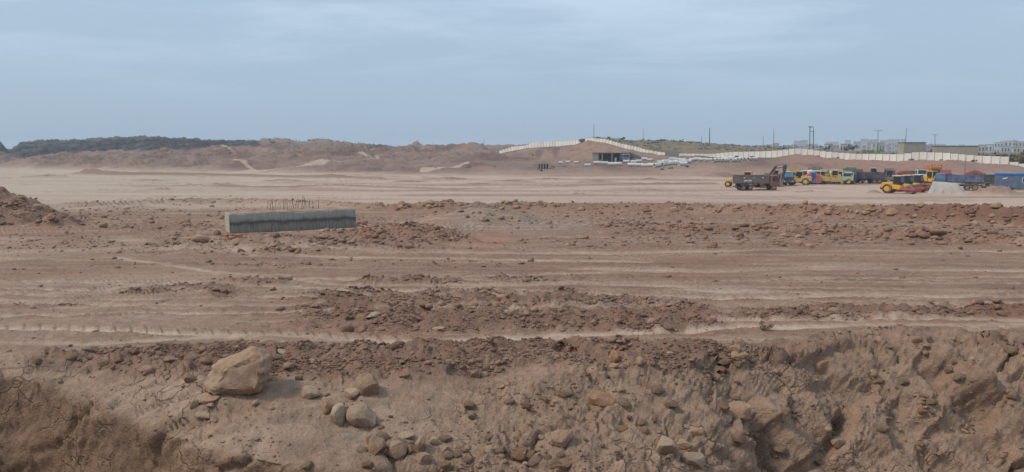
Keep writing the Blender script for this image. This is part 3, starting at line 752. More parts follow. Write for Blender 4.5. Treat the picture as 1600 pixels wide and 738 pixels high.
# ---------------------------------------------------------------- builder for made things
class MB:
    def __init__(s): s.v = []; s.f = []
    def add(s, vs, fs):
        n = len(s.v); s.v += [tuple(p) for p in vs]; s.f += [tuple(n + i for i in f) for f in fs]; return s
    def box(s, c, d, rz=0.0, ry=0.0, taper=(1, 1)):
        """Box of centre c and size d, turned by ry about Y then rz about Z; taper scales the top in x and y."""
        m = Matrix.Rotation(rz, 3, 'Z') @ Matrix.Rotation(ry, 3, 'Y'); vs = []
        for z in (-.5, .5):
            tx, ty = taper if z > 0 else (1, 1)
            for x, y in ((-.5, -.5), (.5, -.5), (.5, .5), (-.5, .5)):
                p = m @ Vector((x * d[0] * tx, y * d[1] * ty, z * d[2])); vs.append((c[0] + p.x, c[1] + p.y, c[2] + p.z))
        return s.add(vs, [(3, 2, 1, 0), (4, 5, 6, 7), (0, 1, 5, 4), (1, 2, 6, 5), (2, 3, 7, 6), (3, 0, 4, 7)])
    def cyl(s, a, b, r0, r1=None, n=14, cap=True):
        r1 = r0 if r1 is None else r1; a, b = Vector(a), Vector(b); ax = (b - a).normalized()
        t = Vector((0, 0, 1)) if abs(ax.z) < .9 else Vector((1, 0, 0)); u = ax.cross(t).normalized(); w = ax.cross(u); vs = []
        for p, r in ((a, r0), (b, r1)):
            for i in range(n):
                q = 2 * math.pi * i / n; vs.append(p + (u * math.cos(q) + w * math.sin(q)) * r)
        fs = [(i, (i + 1) % n, n + (i + 1) % n, n + i) for i in range(n)]
        if cap: fs += [tuple(range(n - 1, -1, -1)), tuple(range(n, 2 * n))]
        return s.add(vs, fs)
    def bar(s, a, b, w, h=None):
        a, b = Vector(a), Vector(b); h = h or w; ax = (b - a).normalized()
        t = Vector((0, 0, 1)) if abs(ax.z) < .9 else Vector((0, 1, 0)); u = ax.cross(t).normalized() * w / 2; k = u.cross(ax).normalized() * h / 2
        vs = [p + su * u + sk * k for p in (a, b) for su, sk in ((-1, -1), (1, -1), (1, 1), (-1, 1))]
        return s.add(vs, [(3, 2, 1, 0), (4, 5, 6, 7), (0, 1, 5, 4), (1, 2, 6, 5), (2, 3, 7, 6), (3, 0, 4, 7)])
    def prism(s, prof, y0, y1):
        """Side profile of (x, z) points carried across from y0 to y1."""
        n = len(prof); vs = [(x, y0, z) for x, z in prof] + [(x, y1, z) for x, z in prof]
        return s.add(vs, [(i, (i + 1) % n, n + (i + 1) % n, n + i) for i in range(n)] + [tuple(range(n - 1, -1, -1)), tuple(range(n, 2 * n))])
    def tube(s, a, b, ro, ri, n=20):
        a, b = Vector(a), Vector(b); ax = (b - a).normalized(); t = Vector((0, 0, 1)); u = ax.cross(t).normalized(); w = ax.cross(u); vs = []
        for p, r in ((a, ro), (b, ro), (b, ri), (a, ri)):
            for i in range(n):
                q = 2 * math.pi * i / n; vs.append(p + (u * math.cos(q) + w * math.sin(q)) * r)
        fs = []
        for k in range(4):
            for i in range(n): fs.append((k * n + i, k * n + (i + 1) % n, ((k + 1) % 4) * n + (i + 1) % n, ((k + 1) % 4) * n + i))
        return s.add(vs, fs)
    def mesh(s, name, mat, bevel=0.0, smooth=False):
        bm = bmesh.new(); vv = [bm.verts.new(p) for p in s.v]
        for f in s.f:
            try: bm.faces.new([vv[i] for i in f])
            except ValueError: pass
        bmesh.ops.recalc_face_normals(bm, faces=bm.faces)
        if bevel: bmesh.ops.bevel(bm, geom=[e for e in bm.edges if e.calc_face_angle(0) > .6], offset=bevel, segments=1, affect='EDGES', clamp_overlap=True)
        me = bpy.data.meshes.new(name); bm.to_mesh(me); bm.free(); me.materials.append(mat)
        if smooth:
            me.polygons.foreach_set('use_smooth', np.ones(len(me.polygons), bool))
            me.set_sharp_from_angle(angle=math.radians(40))
        return me
    def build(s, name, mat, parent=None, bevel=0.0, smooth=False):
        return link(bpy.data.objects.new(name, s.mesh(name, mat, bevel, smooth)), parent)
def empty(name, loc, rz, label, cat, group=None):
    o = link(bpy.data.objects.new(name, None)); o.location = loc; o.rotation_euler = (0, 0, rz); o.empty_display_size = .3
    return tag(o, label, cat, group)
def dup_tree(o, parent=None):
    c = o.copy(); COL.objects.link(c); c.parent = parent
    for ch in list(o.children): dup_tree(ch, c)
    return c

# ---------------------------------------------------------------- precast boundary wall
M_WALL = dusty('precast_concrete', (234, 228, 216), .85, .2, .14, 3.0, dust=(176, 150, 126), var=.11)
M_POST = dusty('precast_post', (150, 142, 130), .85, .2, .2, 5.0)
M_GATE = dusty('grey_gate_metal', (112, 116, 118), .6, .3, .2, 4.0)
WALL = [  # photo column, top row, distance
    (780, 236.3, 402), (801, 229.2, 396), (824, 227.2, 386), (831, 222.2, 383), (869, 221.2, 371), (908, 219.5, 356), (914, 216.0, 342), (944, 217.0, 330),
    (955, 220.3, 326), (967, 224.0, 321), (981, 227.0, 316), (997, 230.3, 310), (1005, 233.0, 306), (1014, 235.0, 303), (1026, 237.0, 300), (1041, 239.0, 296),
    (1060, 240.0, 291), (1114, 240.9, 276), (1140, 238.0, 268), (1170, 237.2, 262), (1206, 236.2, 256), (1228, 234.6, 252), (1236, 232.2, 250.5), (1258, 232.4, 248),
    (1276, 235.8, 245), (1311, 239.0, 239), (1346, 241.0, 232), (1411, 241.4, 222), (1431, 237.6, 219.5), (1475, 239.0, 213.5), (1505, 241.6, 209.5), (1524, 243.3, 206.5),
    (1577, 245.2, 200.5), (1578, 251.8, 200.3), (1592, 253.0, 199), (1593, 256.2, 198.8), (1640, 258, 195), (1700, 259, 192)]
wpx_, wtop_, wd_ = (np.array(c, float) for c in zip(*WALL))
def wall_point(px):
    d = float(np.interp(px, wpx_, wd_)); return float(ray(px, 245)[0]) * d, d
def wall_run(px0, px1, label, height=2.35):
    """Posts and panels stepped along one run of the wall; one panel mesh shared by alike pieces."""
    ps = np.linspace(px0, px1, 600); pts = np.array([wall_point(p) for p in ps]); seg = np.hypot(*np.diff(pts, axis=0).T); cum = np.concatenate([[0], np.cumsum(seg)])
    n = max(2, int(round(cum[-1] / 2.15))); marks = np.interp(np.linspace(0, cum[-1], n + 1), cum, ps)
    c = wall_point((px0 + px1) / 2); root = empty('boundary_wall', (c[0], c[1], ground_z(*c)), 0, label, 'wall', 'precast boundary wall along the site edge')
    base = root.location
    P = [wall_point(m) for m in marks]
    top = []
    for m in marks:
        d = wall_point(m)[1]; top.append(float(ray(m, np.interp(m, wpx_, wtop_))[1]) * d)
    ptop = [(top[i] + top[i + 1]) / 2 for i in range(n)]
    pan = {}
    for i in range(n):
        a, b = Vector((*P[i], 0)), Vector((*P[i + 1], 0)); L = (b - a).length; key = round(L, 2)
        if key not in pan:
            mb = MB(); h = height + .5
            for k in range(5): mb.box((0, 0, h - (k + .5) * h / 5 - h), (L - .14, .06 + .012 * (k % 2), h / 5 - .012))
            pan[key] = mb.mesh('wall_panel', M_WALL)
        o = link(bpy.data.objects.new('wall_panel', pan[key]), root)
        mid = (a + b) / 2; o.location = (mid.x - base.x, mid.y - base.y, ptop[i] - base.z); o.rotation_euler = (0, 0, math.atan2(b.y - a.y, b.x - a.x))
    post = MB().box((0, 0, -(height + .4) / 2), (.15, .15, height + .7)).mesh('wall_post', M_POST)
    for i in range(n + 1):
        o = link(bpy.data.objects.new('wall_post', post), root)
        z = max(ptop[max(i - 1, 0)], ptop[min(i, n - 1)])
        o.location = (P[i][0] - base.x, P[i][1] - base.y, z + .16 - base.z)
    return root
wall_run(780, 908, 'pale precast boundary wall climbing the hill left of its bare earth summit', 3.1)
wall_run(914, 1039, 'pale precast boundary wall stepping down the slope behind the grey open shed')
wall_run(1061, 1577, 'long pale precast boundary wall along the cut bank behind the parked machines')
wall_run(1578, 1700, 'low stepped end of the precast wall beside the dry bushes above the blue cabin', 1.7)
# grey metal gate between two runs
def gate():
    a, b = Vector((*wall_point(1039.5), 0)), Vector((*wall_point(1060.5), 0)); m = (a + b) / 2; L = (b - a).length
    z = ground_z(m.x, m.y) - .2; ang = math.atan2(b.y - a.y, b.x - a.x)
    root = empty('metal_gate', (m.x, m.y, z), ang, 'grey metal gate in the gap of the precast wall above the pipes', 'gate')
    for s in (-1, 1):
        MB().box((s * L * .24, 0, 1.25), (L * .46, .06, 2.3)).build('gate_leaf', M_GATE, root)
    for x in (-L / 2 + .1, 0, L / 2 - .1): MB().box((x, -.02, 1.35), (.22, .22, 2.8)).build('gate_post', M_POST, root)
gate()

# ---------------------------------------------------------------- concrete pipes, culvert, shed
M_PIPE = dusty('pipe_concrete', (206, 206, 200), .8, .2, .18, 2.0, dust=(160, 140, 120), var=.08)
M_CONC = dusty('grey_concrete', (150, 148, 142), .9, .2, .25, 2.0, var=.06)
M_DARKC = dusty('dark_concrete', (104, 104, 104), .9, .2, .2, 2.0)
M_WHITE = dusty('white_paint', (214, 216, 214), .6, .3, .15, 3.0)
pipe_me = MB().tube((-1.25, 0, .62), (1.05, 0, .62), .62, .50, 22).tube((1.02, 0, .62), (1.32, 0, .62), .74, .60, 22).mesh('concrete_pipe', M_PIPE, 0, True)
PIPES = []
def pipe(px, py, yaw, scale=1.0, lift=0.0, label=None):
    p, i, j = pick(px, py)
    z = ground_z(p.x, p.y + .7) - .06 + lift
    o = link(bpy.data.objects.new('concrete_pipe', pipe_me)); o.location = (p.x, p.y + .7, z); o.scale = (scale,) * 3
    o.rotation_euler = (0, 0, math.radians(yaw) - math.atan((px - CX) / FPX)); PIPES.append(o)
    return tag(o, label or 'pale concrete drain pipe lying among the others in the long yard row', 'pipe', 'concrete pipes laid out on the terrace')
for k, px in enumerate((933, 945)): pipe(px, 257.5, 4, .95, label='pale concrete pipe lying alone in front of the open shed' if k == 0 else 'pale concrete pipe with dark mouth in front of the shed doorway')
pipe(919, 260.5, 6, .75, label='small pale concrete pipe farthest towards the bare cut slope')
pipe(876, 256.5, 3, .6, label='small pale pipe lying in weeds right of the box culvert'); pipe(888, 256, -4, .6, label='small pale pipe second from the box culvert')
pipe(900, 256, 5, .6, label='small pale pipe third from the box culvert, below the ochre cut')
ORD = 'first second third fourth fifth sixth seventh eighth ninth tenth eleventh twelfth'.split()
def pipe_row(items, phrase):
    for k, a in enumerate(items): pipe(*a, label=f'{ORD[k]} pale concrete pipe from the left in the {phrase}')
pipe_row([(955, 259.5, 2), (966, 259.5, 2)], 'pair right of the shed mouth')
pipe_row([(px, 261.5, 1) for px in (986, 998, 1009, 1019)], 'front row laid end to end')
pipe_row([(px, 255.5, 8, .85) for px in (979, 990)], 'short row behind the front row')
pipe_row([(px, 254.5, 4, .8) for px in (998, 1007, 1015)], 'rear row below the stepped wall')
pipe_row([(1026 + 6.2 * k, 261.5 - .75 * k, 58 + rng.uniform(-6, 6), 1.0) for k in range(9)], 'slanting row with dark mouths')
pipe_row([(1032 + 8.5 * k, 257.5 - .55 * k, 20 + rng.uniform(-8, 8), .9) for k in range(7)], 'row behind the slanting mouths')
pipe(1067, 259, 30, 1.05, label='pale pipe rolled forward of the row with its dark mouth showing')
pipe_row([(1074 + 8 * k, 255.5 - .8 * k, 12 + rng.uniform(-6, 6), .95) for k in range(4)], 'low row right of the forward pipe')
pipe_row([(1050 + 9 * k, 252.5 - .3 * k, 10, .8) for k in range(3)], 'back row under the metal gate')
pipe(1106, 252.5, 15, .95, label='pale pipe lying apart in the gap between the two pipe rows')
pipe_row([(1118 + 5.6 * k, 254.2 - .28 * k, 52 + rng.uniform(-5, 5), .92) for k in range(12)], 'far row of mouths towards the trucks')
pipe_row([(1120 + 12 * k, 251.5 - .3 * k, 8, .8) for k in range(4)], 'back row against the long wall')

def box_culvert():
    p, i, j = pick(849, 266); d = p.y; root = empty('box_culvert', (p.x, p.y + .8, p.z - .1), -math.atan((849 - CX) / FPX), 'grey concrete box culvert with four dark open bays on the slope', 'culvert')
    W, Hh, D_ = 3.9, 2.1, 1.5
    MB().box((0, 0, Hh - .09), (W, D_, .18)).build('top_slab', M_CONC, root, .015); MB().box((0, 0, .09), (W, D_, .18)).build('bottom_slab', M_CONC, root, .015)
    for k in range(5): MB().box((-W / 2 + .14 + k * (W - .28) / 4, 0, Hh / 2), (.42 if k else .7, D_ - .06, Hh - .37)).build('upright_wall', M_CONC, root)
    MB().box((0, D_ / 2 - .1, Hh / 2), (W - .3, .1, Hh - .4)).build('back_wall', M_DARKC, root)
box_culvert()

def open_shed():
    p, i, j = pick(938, 254.5); y = p.y + 3; yaw = -math.atan((955 - CX) / FPX); c = (float(ray(955, 250)[0]) * y, y)
    root = empty('open_shed', (c[0], c[1], ground_z(*c) - .2), yaw, 'unfinished grey concrete shed with open bays behind the pipes', 'shed')
    s = y / FPX
    w = 58 * s; Hh = 13.5 * s
    MB().box((0, 0, Hh), (w, 5.6, .28)).build('roof_slab', M_DARKC, root)
    MB().box((0, 2.6, Hh / 2), (w - .2, .2, Hh - .1)).build('back_wall', M_DARKC, root)
    MB().box((-w / 2 + 1.2, -2.55, Hh / 2), (2.2, .22, Hh - .3)).build('end_wall', M_CONC, root)
    MB().box((w / 2 - .15, 0, Hh / 2), (.22, 5.2, Hh - .3)).build('side_wall', M_CONC, root)
    for k, x in enumerate((-.24, .02, .25, .48)): MB().box((x * w, -2.55, Hh / 2), (.35, .3, Hh - .3)).build('column', M_CONC, root)
    MB().box((.37 * w, -2.5, Hh * .55), (.2 * w, .16, Hh * .75)).build('infill_wall', M_CONC, root)
    o = MB().cyl((0, 0, 0), (0, 0, 1.5), .42, .42).build('water_drum', M_WHITE, None, 0, True); q = (float(ray(962, 252)[0]) * (y - 2), y - 2)
    o.location = (*q, ground_z(*q) - .05); tag(o, 'white upright drum standing at the mouth of the open shed', 'drum')
    # low grey spoil wall running down from the shed
    q0 = (float(ray(984, 245)[0]) * (y + 2), y + 2); q1 = (float(ray(1003, 248)[0]) * (y + 1), y + 1)
    w2 = empty('retaining_wall', ((q0[0] + q1[0]) / 2, (q0[1] + q1[1]) / 2, ground_z(*q0) - .4), math.atan2(q1[1] - q0[1], q1[0] - q0[0]), 'low grey block wall sloping down from the shed towards the pipes', 'wall')
    L = math.hypot(q1[0] - q0[0], q1[1] - q0[1])
    MB().prism([(-L / 2, 0), (L / 2, 0), (L / 2, 1.1), (-L / 2, 3.0)], -.15, .15).build('wall_face', M_DARKC, w2)
open_shed()

# ---------------------------------------------------------------- the concrete footing with its starter bars
def block_material():
    m, nt, b = mat_base('form_marked_concrete', .85, .25)
    tc = nd(nt, 'ShaderNodeTexCoord').outputs['Object']
    mp = nd(nt, 'ShaderNodeMapping'); mp.inputs['Scale'].default_value = (7.0, 1.5, .8); nt.links.new(tc, mp.inputs[0])
    streak = noise_node(nt, mp.outputs[0], 1.6, 5, .65); blot = noise_node(nt, tc, 2.2, 5, .6); fine = noise_node(nt, tc, 22, 4, .7)
    sx = nd(nt, 'ShaderNodeSeparateXYZ'); nt.links.new(tc, sx.inputs[0])
    wob = nd(nt, 'ShaderNodeMath', operation='MULTIPLY_ADD'); wob.inputs[1].default_value = .30
    nt.links.new(blot, wob.inputs[0]); nt.links.new(sx.outputs['Z'], wob.inputs[2])
    band = nd(nt, 'ShaderNodeValToRGB'); cr = band.color_ramp
    pts = [(0.0, (128, 122, 110)), (.42, (146, 141, 128)), (.58, (134, 130, 120)), (.66, (96, 93, 87)), (.74, (102, 99, 92)), (.82, (150, 147, 138)), (1.0, (166, 162, 150))]
    while len(cr.elements) < len(pts): cr.elements.new(.5)
    for e, (p, c) in zip(cr.elements, pts): e.position = p; e.color = (*lin(*c), 1)
    nt.links.new(wob.outputs[0], band.inputs[0])
    mx = nd(nt, 'ShaderNodeMix', data_type='RGBA'); nt.links.new(band.outputs[0], mx.inputs['A']); mx.inputs['B'].default_value = (*lin(78, 80, 77), 1)
    lowm = nd(nt, 'ShaderNodeMath', operation='MULTIPLY'); nt.links.new(rng_node(nt, streak, .45, .70, 0, 1.0), lowm.inputs[0]); nt.links.new(rng_node(nt, sx.outputs['Z'], .45, .55, .85, .35), lowm.inputs[1])
    nt.links.new(lowm.outputs[0], mx.inputs['Factor'])
    c = mul_node(nt, mx.outputs['Result'], rng_node(nt, fine, .3, .7, .85, 1.15))
    nt.links.new(c, b.inputs['Base Color']); bump_node(nt, b, streak, .4, .02)
    return m
M_BLOCK = block_material()
M_STEEL = dusty('rusty_steel', (92, 66, 52), .8, .3, .2, 12)
M_CREAM = dusty('sunlit_cream_face', (190, 182, 156), .85, .2, .3, 3.0, dust=(140, 134, 112))  # footing end towards the sun: its brightness is put into this paler colour
M_TOPDIRT = dusty('dusty_top', (146, 116, 97), .95, .1, .28, 2.5, dust=(190, 170, 150))
M_BRICK = dusty('red_brick', (168, 104, 74), .9, .15, .3, 6, var=.12)
def footing():
    a = at(360, 362, 35.0); b = Vector((a.x + .87 * 6.45, a.y + .49 * 6.45, 0)); ang = math.atan2(.49, .87)
    g = plain_z(35.0); L, W, Hh = 6.45, 1.55, 1.02
    c = Vector(((a.x + b.x) / 2, (a.y + b.y) / 2, 0)) + Vector((-math.sin(ang), math.cos(ang), 0)) * W / 2
    root = empty('concrete_footing', (c.x, c.y, at(360, 335, 35.0).z - Hh), ang, 'grey concrete footing with board marked face and upright rusty bars', 'footing')
    bm = bmesh.new(); bmesh.ops.create_grid(bm, x_segments=2, y_segments=2, size=.5); bm.free()
    bd = MB(); nx_, nz_ = 90, 14; ring = []
    def skin(fx, n1, n2):
        vs = [fx(i / n1, j / n2) for i in range(n1 + 1) for j in range(n2 + 1)]; m2 = n2 + 1
        bd.add(vs, [(i * m2 + j, (i + 1) * m2 + j, (i + 1) * m2 + j + 1, i * m2 + j + 1) for i in range(n1) for j in range(n2)])
    skin(lambda u, v: (-L / 2 + L * u, -W / 2, Hh * v), nx_, nz_); skin(lambda u, v: (-L / 2 + L * u, W / 2, Hh * v), nx_, nz_)
    skin(lambda u, v: (-L / 2, -W / 2 + W * u, Hh * v), 22, nz_); skin(lambda u, v: (L / 2, -W / 2 + W * u, Hh * v), 22, nz_); skin(lambda u, v: (-L / 2 + L * u, -W / 2 + W * v, Hh), nx_, 22)
    co = np.array(bd.v); cen = np.array([0, 0, Hh / 2]); hd = np.array([L / 2, W / 2, Hh / 2]); q = np.abs(co - cen) / hd
    edge = (q > .985).sum(1) >= 2
    chip = np.where(edge, .045 * np.clip(fbm3(co[:, 0] * 3.3, co[:, 1] * 3, co[:, 2] * 3, 4, .6, 801) + .15, 0, 1), 0) + .008 * fbm3(co[:, 0] * 5, co[:, 1] * 5, co[:, 2] * 2, 3, .6, 802) + .008
    dirn = np.where(q > .985, np.sign(co - cen), 0); co = co - dirn * chip[:, None]; co[:, 2] = np.where(q[:, 2] > .985, co[:, 2], co[:, 2]); bd.v = [tuple(c_) for c_ in co]
    bd.build('concrete_body', M_BLOCK, root, 0, True)
    MB().box((-L / 2 - .015, 0, Hh / 2 + .03), (.03, W - .06, Hh - .06)).build('end_face', M_CREAM, root)
    mb = MB(); n = 24; m_ = 7; vs = []
    for i in range(n + 1):
        for j in range(m_ + 1):
            x, y = -L / 2 + .06 + (L - .12) * i / n, -W / 2 + .06 + (W - .12) * j / m_
            e = min(i, n - i, j * 2, (m_ - j) * 2)
            vs.append((x, y, Hh + .004 + (.015 + .05 * max(0, random.gauss(.6, .5))) * min(1, e / 1.5)))
    mb.add(vs, [(i * (m_ + 1) + j, (i + 1) * (m_ + 1) + j, (i + 1) * (m_ + 1) + j + 1, i * (m_ + 1) + j + 1) for i in range(n) for j in range(m_)])
    mb.build('soil_layer', M_TOPDIRT, root, 0, True)
    for k in range(34):
        x = -L * .18 + L * .40 * ((k % 17) / 16) + random.uniform(-.05, .05); y = W * (.30 if k < 17 else .05) + random.uniform(-.05, .05)
        h = random.uniform(.22, .74); r = MB().cyl((x, y, Hh - .05), (x + random.gauss(0, .05), y + random.uniform(-.05, .05), Hh + h), .009, .009, 6)
        r.build('steel_bar', M_STEEL, root)
    return root
footing()
brick_me = MB().box((0, 0, .05), (.30, .16, .13)).mesh('brick', M_BRICK, .01)
for k, (px, py, yaw, s, lab) in enumerate([(372, 372, 20, 1.15, 'orange brick leaning at the near left corner of the footing'), (352, 371, -30, 1.0, 'broken orange brick left of the footing corner'),
        (362, 376, 70, .9, 'half brick in the soil below the footing corner'), (557, 357, 10, 1.3, 'dark red brick at the far right end of the footing'),
        (572, 361, -15, 1.2, 'orange brick lying on the soil right of the footing'), (569, 353, 30, 1.0, 'grey mortared brick right of the footing end')]):
    p, i, j = pick(px, py); o = link(bpy.data.objects.new('brick', brick_me)); o.location = p + Vector((0, .05, .0)); o.scale = (s,) * 3
    o.rotation_euler = (random.uniform(-.2, .2), random.uniform(-.2, .2), math.radians(yaw)); tag(o, lab, 'brick', 'bricks round the concrete footing')
# ---------------------------------------------------------------- vehicles and plant parked in the yard
M_TYRE = dusty('tyre_rubber', (44, 42, 40), .9, .15, .45, 5)
M_RIM = dusty('dusty_rim', (128, 122, 112), .7, .3, .3, 5)
M_GLASS = dusty('dark_glass', (34, 42, 50), .25, .5, .08, 2)
M_BLUEGLASS = dusty('blue_glass', (92, 128, 150), .25, .5, .08, 2)
M_FRAME = dusty('black_chassis', (40, 40, 42), .8, .2, .3, 4)
M_MAROON = dusty('maroon_paint', (116, 40, 46), .5, .4, .45, 3)
M_GREYP = dusty('grey_bed_paint', (112, 104, 102), .75, .25, .3, 3)
M_DGREY = dusty('dark_grey_paint', (72, 74, 80), .7, .25, .25, 3)
M_YEL = dusty('yellow_paint', (222, 164, 44), .55, .35, .22, 3)
M_TAN = dusty('tan_yellow_paint', (206, 172, 104), .65, .3, .25, 3)
M_CREAMP = dusty('cream_paint', (206, 204, 178), .65, .3, .2, 3)
M_RED = dusty('red_paint', (190, 46, 58), .55, .35, .22, 3)
M_NAVY = dusty('navy_paint', (42, 54, 84), .5, .4, .45, 3)
M_BLUE = dusty('blue_paint', (44, 84, 138), .5, .4, .45, 3)
M_GREEN = dusty('green_paint', (42, 124, 84), .5, .4, .45, 3)
M_TEAL = dusty('dark_teal_paint', (48, 66, 70), .5, .4, .15, 3)
M_PGREEN = dusty('pale_green_paint', (178, 188, 160), .6, .3, .2, 3)
M_STEELP = dusty('worn_steel', (132, 122, 116), .5, .4, .35, 3, .3)
M_REDTARP = dusty('red_tarpaulin', (188, 58, 72), .8, .2, .45, 2)
M_BLUETARP = dusty('blue_tarpaulin', (36, 76, 128), .8, .2, .45, 2)
M_BROWNTARP = dusty('brown_tarpaulin', (126, 66, 54), .85, .15, .25, 2)
M_WTARP = dusty('white_tarpaulin', (180, 178, 170), .85, .15, .4, 1.6, dust=(168, 152, 134))
M_PINK = dusty('faded_red_paint', (176, 92, 96), .7, .25, .45, 2)
M_ORANGE = dusty('orange_paint', (226, 128, 56), .6, .3, .22, 4)
M_LAMP = dusty('lamp_glass', (220, 218, 206), .3, .5, .05, 4)

def stand(px, py, yaw_view, back=0.0):
    p = Vector((*on_plain(px, py), 0)) if py > 276 else pick(px, py)[0]; a = math.atan((px - CX) / FPX)
    x, y = p.x + math.sin(a) * back, p.y + math.cos(a) * back
    return (x, y, ground_z(x, y)), math.radians(yaw_view) - a
def wheel(root, x, y, r, w, rim=M_RIM):
    t = MB().cyl((x, y - w / 2, r), (x, y + w / 2, r), r, r, 20).build('wheel', M_TYRE, root, .03, True)
    for s in (-1, 1): MB().cyl((x, y + s * w * .5, r), (x, y + s * (w * .5 + .03), r), r * .58, r * .42, 16).build('rim', rim, t, 0, True)
    return t
def prof_cab(root, x0, x1, z0, z1, w, mat, glass, rake=.35, name='cab', roof=None):
    """A forward-control cab: leaning screen, side windows, roof cap, bumper and lamps at x1."""
    h = z1 - z0; MB().prism([(x0, z0), (x1, z0), (x1 + .02, z0 + h * .48), (x1 - rake, z1), (x0, z1)], -w / 2, w / 2).build(name, mat, root, .05)
    sl = math.atan2(rake, h * .52)
    MB().box((x1 - rake * .5 + .02, 0, z0 + h * .73), (.04, w * .86, h * .42), 0, -sl).build('windscreen', glass, root)
    for s in (-1, 1):
        MB().prism([(x0 + .35, z0 + h * .53), (x1 - .12, z0 + h * .53), (x1 - rake - .08, z0 + h * .92), (x0 + .35, z0 + h * .92)], s * w / 2 - .02, s * w / 2 + .02).build('side_window', glass, root)
        MB().box((x1 + .03, s * w * .36, z0 + .22), (.06, .3, .2)).build('headlight', M_LAMP, root)
        m_ = MB().bar((x1 - .1, s * w / 2, z0 + h * .8), (x1 + .12, s * (w / 2 + .28), z0 + h * .8), .04); m_.box((x1 + .12, s * (w / 2 + .3), z0 + h * .68), (.08, .18, .4)); m_.build('mirror', M_FRAME, root)
    MB().box((x1 + .06, 0, z0 + .02), (.18, w * 1.02, .26)).build('bumper', M_DGREY, root, .03)
    if roof: MB().box(((x0 + x1 - rake) / 2, 0, z1 + .06), (x1 - x0 - rake, w * .96, .14)).build('roof', roof, root, .04)
def open_bed(root, x0, x1, z0, z1, w, mat, ribs=5, tail=None):
    MB().box(((x0 + x1) / 2, 0, z0), (x1 - x0, w, .14)).build('bed_floor', M_FRAME, root)
    for s in (-1, 1):
        side = MB().box(((x0 + x1) / 2, s * w / 2, (z0 + z1) / 2 + .07), (x1 - x0, .08, z1 - z0)).build('bed_side', mat, root)
        for k in range(ribs): MB().box((x0 + (k + .5) * (x1 - x0) / ribs, s * (w / 2 + .065), (z0 + z1) / 2), (.12, .06, z1 - z0 - .06)).build('rib', mat, side)
        MB().box(((x0 + x1) / 2, s * (w / 2 + .01), z1 + .10), (x1 - x0 + .04, .16, .1)).build('top_rail', mat, side)
    MB().box((x0 - .05, 0, (z0 + z1) / 2 + .05), (.08, w - .1, z1 - z0)).build('tailgate', tail or mat, root)
    MB().box((x1 + .05, 0, (z0 + z1) / 2 + .2), (.08, w - .1, z1 - z0 + .4)).build('headboard', mat, root)
def lorry(pos, label, cat='truck', cabm=M_BLUE, bedm=M_BLUE, glass=M_GLASS, L=8.0, w=2.4, bed=(1.25, 2.5), cab_top=2.75, rear_axles=2, tail=None, roof=None, group='trucks parked in the machine yard', name='tipper_truck', guards=True):
    loc, rz = pos; root = empty(name, loc, rz, label, cat, group)
    f = L / 2; r = .52
    MB().box((-.1, 0, .95), (L - .7, .9, .28)).build('chassis', M_FRAME, root)
    prof_cab(root, f - 1.95, f - .12, .85, cab_top, w, cabm, glass, roof=roof)
    open_bed(root, -f + .15, f - 2.2, bed[0], bed[1], w, bedm, tail=tail)
    for s in (-1, 1):
        wheel(root, f - 1.15, s * (w / 2 - .17), r, .3)
        for k in range(rear_axles): wheel(root, -f + 1.35 + k * 1.25, s * (w / 2 - .25), r, .5)
        if guards: MB().prism([(-f + .55, 1.0), (-f + .75, 1.16), (-f + 1.9 + 1.2 * (rear_axles - 1), 1.16), (-f + 2.1 + 1.2 * (rear_axles - 1), 1.0)], s * (w / 2 - .45), s * (w / 2 + .03)).build('mudguard', M_GREYP, root)
        MB().box((.9, s * (w / 2 - .25), .78), (1.1, .42, .48)).build('fuel_tank', M_DGREY, root, .05)
    MB().box((-f + .1, 0, .75), (.12, w * .92, .2)).build('rear_bumper', M_FRAME, root)
    return root

t = lorry(stand(1181, 298.6, 24, 2.0), 'dusty grey tipper truck with maroon cab, standing in front of the excavator', cabm=M_MAROON, bedm=M_GREYP, L=8.4, bed=(1.3, 2.72), cab_top=2.7, tail=M_DGREY, roof=M_PINK)
s_ = -1
MB().box((-2.2, s_ * 1.285, 1.86), (1.5, .02, .26)).build('painted_sign', M_WHITE, t)
for x in (-2.9, -1.0, .7): MB().box((x, s_ * 1.275, 2.42), (.22, .03, .22)).build('reflector', M_LAMP, t)
for s in (-1, 1): MB().box((-3.6 , s * .75, .62), (.05, .5, .5)).build('mud_flap', M_DGREY, t)

